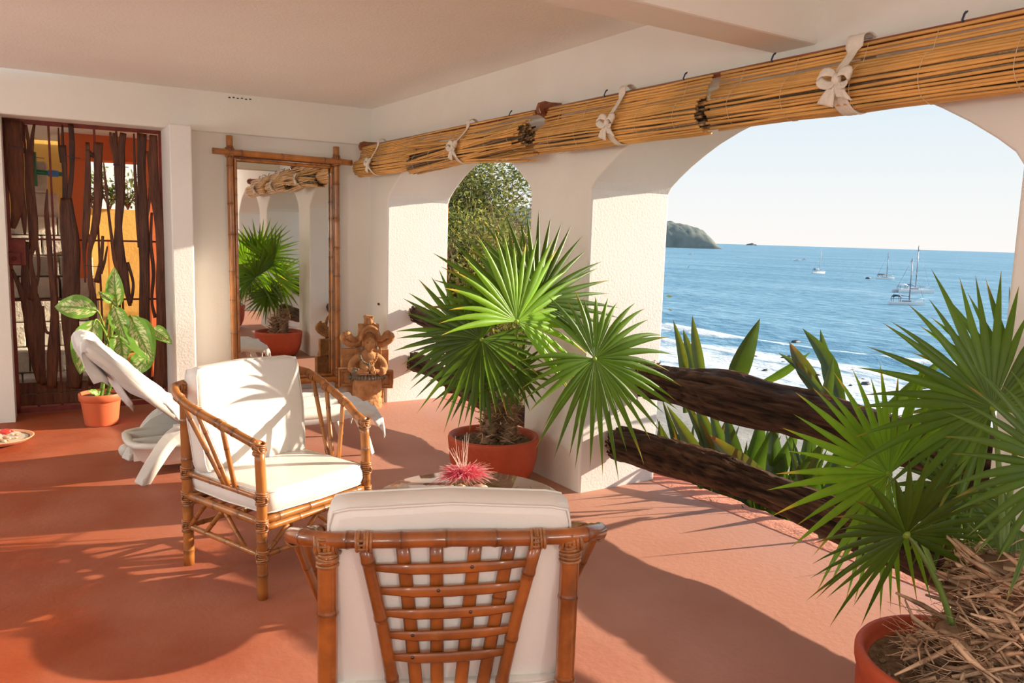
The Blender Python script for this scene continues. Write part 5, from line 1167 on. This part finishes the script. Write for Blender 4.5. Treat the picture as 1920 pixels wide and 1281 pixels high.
# drum-like lower body with a dotted relief
b = MB(); rows = []; n_ = 64; zs = [0, .015, .03, .05, .08, .085, .09, .095, .10]+[.10+.0135*i for i in range(1, 14)]+[.285]
for zi, z in enumerate(zs):
    row = []
    for j in range(n_):
        a = 2*math.pi*j/n_; r = .128+.006*math.sin(z*12)
        if z < .085: r += .006+.004*math.sin(j*1.9+zi)
        if .09 <= z <= .1: r -= .008
        if z > .11: r += .0045*(math.cos(a*22+z*230)*math.cos(a*22-z*230))
        row.append((r*math.cos(a), -.03+r*.85*math.sin(a), z))
    rows.append(row)
b.grid(rows, loop=True); b.add(rows[-1], [tuple(range(n_))]); b.build('drum_skirt', M['stone'], st)
for k in range(13):     # dark bead belt
    a = math.pi*(1.06+.88*k/12); r = .126; b = MB(); b.ball((r*math.cos(a), -.03+r*.9*math.sin(a), sz_(822)), .021, 10, 7, sc=(.75, .8, 1.25)); b.build('belt_bead', M['greystone'], st)
for s in (-1, 1):
    b = MB(); pts = [V((s*(.150+.022*math.cos(q)*(1-q/9)), -.045, sz_(850)+.026*math.sin(q)*(1-q/9))) for q in [i*.5 for i in range(14)]]; b.tube(pts, [.014*(1-.03*i) for i in range(14)], 8, col=(1, .9, .8)); b.build('belt_scroll', M['greystone'], st)
# torso with bent arms: one continuous skinned figure
def skinned(name, verts, edges, mat, parent, lev=2):
    me = bpy.data.meshes.new(name); me.from_pydata([v[0] for v in verts], edges, []); o = link(name, me, parent)
    a = me.color_attributes.new('Col', 'FLOAT_COLOR', 'POINT'); 
    for d in a.data: d.color = (1, 1, 1, 1)
    sk = o.modifiers.new('skin', 'SKIN'); sk.use_smooth_shade = True
    for i, v in enumerate(verts):
        me.skin_vertices[0].data[i].radius = (v[1], v[2] if len(v) > 2 else v[1])
    me.skin_vertices[0].data[0].use_root = True; s_ = o.modifiers.new('sub', 'SUBSURF'); s_.levels = lev; s_.render_levels = lev
    me.materials.append(M[mat]); return o
vt = [((0, -.045, sz_(800)), .085, .06), ((0, -.045, sz_(700)), .080, .055), ((0, -.05, sz_(600)), .088, .055), ((0, -.05, sz_(555)), .060, .045), ((0, -.06, sz_(500)), .032), ((0, -.065, sz_(460)), .034)]
ed = [(i, i+1) for i in range(5)]
for s in (-1, 1):
    i0 = len(vt); vt += [((s*.095, -.045, sz_(580)), .040), ((s*.145, -.05, sz_(640)), .034), ((s*.158, -.075, sz_(725)), .031), ((s*.115, -.125, sz_(745)), .028), ((s*.055, -.15, sz_(738)), .024), ((s*.022, -.155, sz_(715)), .024)]
    ed += [(3, i0)]+[(i0+q, i0+q+1) for q in range(5)]
skinned('torso', vt, ed, 'stone_plain', st)
for s in (-1, 1):   # hands: palm with five fingers resting on the belly
    b = MB(); hp = V((s*.030, -.172, sz_(705)))
    b.ball(hp, .026, 10, 7, sc=(.75, .45, 1.15)); 
    for f in range(4):
        p0 = hp+V((s*(-.016+.011*f), -.004, -.016)); b.tube([p0, p0+V((s*.002, -.006, -.020)), p0+V((s*.002, -.002, -.036+.003*abs(f-1.5)))], [.0062, .0058, .004], 6)
    b.tube([hp+V((-s*.015, -.002, .010)), hp+V((-s*.026, -.006, -.002)), hp+V((-s*.024, -.006, -.014))], [.007, .006, .004], 6); b.build('hand', M['stone'], st)
    b = MB(); b.tube([(s*.10, -.136, sz_(748)), (s*.135, -.106, sz_(745))], [.036, .037], 14, rfun=lambda i, j: 1+.05*(j % 2)); b.build('bracelet', M['greystone'] if s < 0 else M['stone'], st)
# head: long carved face with brow, nose, lips, eyes, ears and hair cap
b = MB(); hc = V((su(440), -.085, sz_(400)))
def face(i, j, n_=28, m_=20): return 1
vs_rows = []
for i in range(25):
    ph = math.pi*i/24; row = []
    for j in range(36):
        th = 2*math.pi*j/36; x = math.sin(ph)*math.cos(th); y = math.sin(ph)*math.sin(th); z = math.cos(ph)
        p = V((x*.056, y*.058, z*.088)); 
        if z < 0: p.x *= 1-.32*(-z)**1.3; p.y *= 1-.15*(-z)
        if y < 0:
            fx = p.x/.056
            p.y -= .016*math.exp(-(fx/.16)**2)*math.exp(-((p.z+.008)/.020)**2)      # nose
            p.y -= .006*math.exp(-(fx/.12)**2)*math.exp(-((p.z-.018)/.02)**2)
            p.y += .009*(math.exp(-((fx-.42)/.2)**2)+math.exp(-((fx+.42)/.2)**2))*math.exp(-((p.z-.012)/.011)**2)   # eye sockets
            p.y -= .006*math.exp(-(fx/.32)**2)*math.exp(-((p.z+.042)/.006)**2)       # lips
            p.y -= .005*math.exp(-(fx/.30)**2)*math.exp(-((p.z+.052)/.005)**2)
            p.y += .005*math.exp(-(fx/.35)**2)*math.exp(-((p.z+.047)/.0025)**2)
            p.y -= .004*math.exp(-((p.z-.030)/.007)**2)*(abs(fx) < .8)
        row.append(hc+p)
    vs_rows.append(row)
b.grid(vs_rows, loop=True); hd = b.build('head', M['stone'], st)
for s in (-1, 1):
    b = MB(); b.ball(hc+V((s*.0235, -.046, .012)), .0095, 10, 7, sc=(1.25, .6, .6), col=(.8, .75, .7)); b.build('eye', M['stone'], hd)
    b = MB(); b.ball(hc+V((s*.060, -.005, -.005)), .02, 10, 7, sc=(.45, .7, 1.3)); b.build('ear', M['stone'], hd)
    b = MB(); b.ball(hc+V((s*.066, -.01, -.045)), .018, 10, 7, sc=(.8, .8, 1.1)); b.build('ear_spool', M['greystone'], st)
b = MB(); b.ball(hc+V((0, .012, .030)), .066, 24, 10, sc=(1.0, .9, 1.1), rf=lambda i, j: 1+.025*(j % 2), col=(.75, .62, .5)); b.build('hair', M['stone'], hd)
b = MB(); b.tube([hc+V((.085*math.cos(a), -.03-.01*math.sin(a), .03+.125*math.sin(a))) for a in [math.pi*i/14 for i in range(15)]], .017, 8, rfun=rough, col=(.85, .8, .75)); b.build('headband', M['stone'], st)
for k in range(15):
    a = math.pi*(1.0+k/14); c = V((.078*math.cos(a), -.108-.030*abs(math.sin(a)), sz_(530)+.075*math.sin(a)*1.15)); b = MB(); b.ball(c, .0115, 8, 6, sc=(1, .8, 1), rf=lambda i, j: 1); b.build('necklace_bead', M['greystone'] if k < 8 else M['stone'], st)
b = MB(); b.ball((0, -.145, sz_(660)), .014, 8, 6, sc=(.8, .6, 1.4)); b.build('pendant', M['greystone'], st)

# ------------------------------------------------------------------ dish of pebbles on the floor
dt = empty('terracotta_dish', (-.10, 6.76, 0), 0, 'shallow terracotta dish of sand on the floor at the left edge', 'dish')
lathe_obj('dish_bowl', [(.001, .0), (.13, .0), (.20, .022), (.232, .045), (.236, .05), (.226, .052), (.20, .036), (.001, .030)], M['ceramic'], dt, 48)
lathe_obj('sand', [(.001, .034), (.19, .036), (.208, .0405), (.19, .033), (.001, .031)], material('pale_sand', (.66, .55, .42), .95, var=.1, vscale=60, bump=.6, bscale=200), dt, 40)
rr = random.Random(17); pc_ = []
wh = ('white', 'cream', 'grey', 'pale', 'brown')
for k in range(26):
    for _ in range(30):
        a = rr.uniform(0, 6.28); q = .155*math.sqrt(rr.random()); x, y = q*math.cos(a)-.02, q*math.sin(a)
        if all((x-p[0])**2+(y-p[1])**2 > .028**2 for p in pc_): break
    pc_.append((x, y)); r = rr.uniform(.010, .018); b = MB(); cc = rr.choice(((1, .98, .9), (.95, .85, .7), (.75, .72, .68), (.6, .42, .3), (1, 1, 1)))
    b.ball((0, 0, 0), r, 10, 7, sc=(1.4, .9, .6), rf=lambda i, j: rr.uniform(.93, 1.05), col=cc); o = b.build('pebble', M['shell'], None, loc=(dt.location.x+x, dt.location.y+y, .0365+r*.55)); o.rotation_euler.z = rr.uniform(0, 6)
    cn = {(1, .98, .9): 'ivory', (.95, .85, .7): 'cream', (.75, .72, .68): 'grey', (.6, .42, .3): 'brown', (1, 1, 1): 'white'}[cc]
    tag(o, 'small %s %s lying in the %s half of the terracotta dish' % (cn, 'shell piece' if r > .014 else 'pebble', ('far ' if y > 0 else 'near ')+('right' if x > 0 else 'left')), 'pebble', 'pebbles in the terracotta dish')
b = MB(); b.ball((0, 0, 0), .026, 16, 10, sc=(1.5, .9, .8)); b.tube([(.034, 0, 0), (.052, -.004, -.004)], [.010, .004], 8); o = b.build('red_ornament', M['redgloss'], None, loc=(-.045, 6.75, .085)); tag(o, 'glossy red teardrop ornament lying on the pebbles in the dish', 'ornament')
# little switch box and wall marks
b = MB(); b.tube([(3.015, 7.10, .93), (3.005, 7.10, .93)], .012, 8); b.tube([(3.005, 7.11, .93), (3.0, 7.06, .928)], .005, 6); o = b.build('wall_hook', M['rust'], None); tag(o, 'tiny rusty hook on the corner pier above the statue', 'hook')
b = MB()
for k in range(6): b.ball(bw(1.72+.035*k, -.012, 2.735+.004*(k % 2)), .007, 6, 4, sc=(1.6, .5, .8))
o = b.build('ceiling_vent_slot', M['boatdark'], None); tag(o, 'short dark broken slot high in the header above the mirror', 'slot')

# ------------------------------------------------------------------ unseen glowing globes added as fill light
FILL_GLOBES = [((-2.7, 5.4, 1.75), 60), ((-2.7, 2.2, 1.75), 60), ((-1.9, -1.8, 1.6), 60), ((1.4, -2.6, 1.6), 60)]
gm = bpy.data.materials.new('fill_globe_glow'); gm.use_nodes = True; gb = gm.node_tree.nodes['Principled BSDF']; gb.inputs['Emission Color'].default_value = (.93, .97, .90, 1); gb.inputs['Emission Strength'].default_value = 33
for i, (p_, w_) in enumerate(FILL_GLOBES):
    t = empty('fill_globe', (p_[0], p_[1], CZ), 0, ('unseen fill globe added on the left, by the gate', 'unseen fill globe added on the left, level with the armchairs', 'unseen fill globe added behind the camera, left', 'unseen fill globe added behind the camera, right')[i], 'fill_light', 'added fill globes')
    b = MB(); b.tube([(0, 0, 0), (0, 0, p_[2]-CZ+.24)], .006, 6); b.build('cord', M['thread'], t)
    b = MB(); b.lathe([(.001, 0), (.05, 0), (.06, -.03), (.001, -.035)], 16); b.build('fill_globe_mount', M['plastic'], t)
    b = MB(); b.ball((0, 0, p_[2]-CZ), .25, 24, 14); g_ = b.build('glowing_ball', gm, t); g_.visible_shadow = True

# ------------------------------------------------------------------ boats at anchor
def boat(name, loc, hdg, L, mast, label, canvas='boatdark', mastm='mast', boom=None, cat=False, z=-11.0):
    t = empty(name, (loc[0], loc[1], z), hdg, label, 'boat', 'boats anchored in the bay')
    hulls = (-1.9, 1.9) if cat else (0,)
    for hy in hulls:
        b = MB(); rows = []; W = L*(.07 if cat else .15); H_ = L*.085
        for i in range(15):
            s = i/14; x = L*(s-.5); wd = W*(math.sin(math.pi*min(1, (s*.85+.16)))**.7)*(1 if s < .95 else .3); sh = H_*(1+.35*s*s)
            rows.append([(x-.1*(1-s), hy+wd*.55*q, zz) for q, zz in ((0, -.5), (.8, -.25), (.95, .15), (1, sh*.6), (1.0, sh), (0, sh*1.06), (-1, sh), (-1, sh*.6), (-.95, .15), (-.8, -.25))])
        b.grid(rows, loop=True); b.add(rows[0], [tuple(range(10))]); b.add(rows[-1], [tuple(range(9, -1, -1))]); h = b.build('hull', M['boatwhite'], t)
        st = MB(); st.grid([[(p[0], p[1]*1.0+math.copysign(.015, p[1]-hy), p[2]) for p in (r[3],)]+[(r[3][0], r[3][1]+.02, r[3][2]-.18)] for r in rows[:-1]]); st.build('stripe', M['boatdark'], h)
    H_ = L*.085
    if cat: b = MB(); b.box((-.5, 0, H_*.9), (L*.62, 4.2, .5)); b.build('bridge_deck', M['boatwhite'], t, smooth=False, bevel=.1)
    b = MB(); rows = []
    for s, k in ((-.22, .75), (-.18, 1), (.05, 1), (.16, .7), (.24, .1)): rows.append([(L*s, L*.055*q*(2 if cat else 1), H_+L*.055*zz*k) for q, zz in ((-1.05, 0), (-.9, 1), (.9, 1), (1.05, 0))])
    b.grid(rows); b.add([rows[0][0], rows[0][1], rows[0][2], rows[0][3]], [(0, 1, 2, 3)]); cb = b.build('cabin', M['boatwhite'], t, smooth=False)
    for s in (-1, 1):
        b = MB(); b.box((-.04*L, s*L*.0545*(2 if cat else 1), H_+L*.028), (L*.26, .03, L*.022)); b.build('cabin_window', M['boatdark'], cb, smooth=False)
    b = MB(); b.tube([(L*.06, 0, H_), (L*.06-.012*mast, 0, mast)], [.14, .10], 8); ms_ = b.build('mast', M[mastm], t)
    for zz in (.45, .72): b = MB(); b.tube([(L*.055, -.9, mast*zz), (L*.055, .9, mast*zz)], .04, 5); b.build('spreader', M[mastm], ms_)
    b = MB(); b.tube([(L*.05, 0, H_+1.3), (-L*.28, 0, H_+1.45)], .17 if boom else .09, 8); b.build('boom', M[boom or mastm], t)
    for nm, p in (('forestay', (L*.48, 0, H_*1.3)), ('backstay', (-L*.49, 0, H_))): b = MB(); b.tube([(L*.06-.012*mast, 0, mast*.98), p], .028, 4); b.build(nm, M[mastm], t)
    b = MB(); rows = []   # canvas cover over the cockpit
    for s in (-.42, -.36, -.24, -.20): rows.append([(L*s, L*.06*q, H_+1.55-.35*(abs(q) > .9)-.3*(s in (-.42, -.20))) for q in (-1, -.6, 0, .6, 1)])
    b.grid(rows); bm_ = b.build('cockpit_canopy', M[canvas], t); sm = bm_.modifiers.new('s', 'SOLIDIFY'); sm.thickness = .08
    for s, q in ((-.41, -1), (-.41, 1), (-.21, -1), (-.21, 1)): b = MB(); b.tube([(L*s, L*.055*q, H_*.9), (L*s, L*.058*q, H_+1.25)], .05, 5); b.build('canopy_post', M['boatdark'], bm_)
    b = MB()
    for q in (-1, 1): b.tube([(-L*.46, L*.06*q, H_+.7), (-L*.2, L*.07*q, H_+.7), (L*.2, L*.06*q, H_+.75), (L*.46, .1*q, H_+.9)], .03, 4)
    b.build('guard_rail', M['mast'], t); return t
PAX = math.atan2(-.535, .844)      # boats lie side-on to the terrace, bows to the right
boat('sailing_boat', (325.4, 241.2), PAX+.5, 8.5, 12.4, 'small pale sailing boat alone, leftmost of the moored sailing boats', mastm='mastpale', canvas='boatdark')
boat('sailing_boat', (307.6, 195.8), PAX+.15, 8.2, 11.0, 'white sailing boat with brown canvas and a dinghy behind its stern', canvas='boatbrown', boom='boatbrown')
boat('catamaran', (225.3, 134.3), PAX+.05, 10.5, 13.8, 'white catamaran with blue sail cover and tallest mast', boom='boatblue', cat=True, canvas='boatwhite')
boat('sailing_boat', (173.6, 104.7), PAX-.05, 8.0, 10.6, 'nearest sailing boat with dark canopy, in front of the catamaran')
def motor(loc, L, label):
    t = empty('motor_boat', (loc[0], loc[1], -11), PAX, label, 'boat', 'small motor boats on the bay'); b = MB(); rows = []
    for i in range(9):
        s = i/8; wd = L*.14*math.sin(math.pi*(s*.8+.2)); rows.append([(L*(s-.5), wd*q, zz) for q, zz in ((0, -.3), (.9, .1), (1, .9+.4*s), (0, 1.0+.4*s), (-1, .9+.4*s), (-.9, .1))])
    b.grid(rows, loop=True); b.build('hull', M['boatwhite' if L < 7 else 'boatdark'], t); b = MB(); b.box((-.3, 0, 1.1), (L*.3, 1.0, .6)); b.build('wheelhouse', M['boatdark'], t, smooth=False, bevel=.1); return t
motor((613, 613), 5.8, 'tiny white motor boat below the headland'); motor((559, 436), 5.6, 'small dark motor boat left of the leftmost sailing boat'); motor((616, 473), 4.2, 'tiny dark boat just right of the small dark motor boat')
b = MB(); b.ball((0, 0, 0), 1.1, 12, 8, sc=(1.5, .7, .5)); o = b.build('dinghy', M['boatdark'], None, loc=(303.0, 200.5, -10.8)); tag(o, 'dark dinghy floating behind the brown-canvas sailing boat', 'dinghy')
b = MB(); b.ball((0, 0, 0), .5, 12, 8, sc=(1.6, .8, .5), rf=lambda i, j: gr.uniform(.85, 1.15)); o = b.build('sea_rock', M['rock'], None, loc=(87.7, 67.7, -10.95)); tag(o, 'single dark rock breaking the surface beyond the surf', 'rock')
rr = random.Random(33)
for k in range(55):
    y = rr.uniform(30, 62); x = 70-.15*(y-46)+rr.gauss(0, 3.0); s = rr.uniform(.12, .42); b = MB(); b.ball((0, 0, 0), s, 9, 6, sc=(1.3, 1.1, .55), rf=lambda i, j: rr.uniform(.75, 1.15))
    o = b.build('shore_rock', M['rock'], None, loc=(x, y, -10.97)); tag(o, 'wet dark rock at the water edge below the terrace', 'rock', 'shore rocks in the surf')
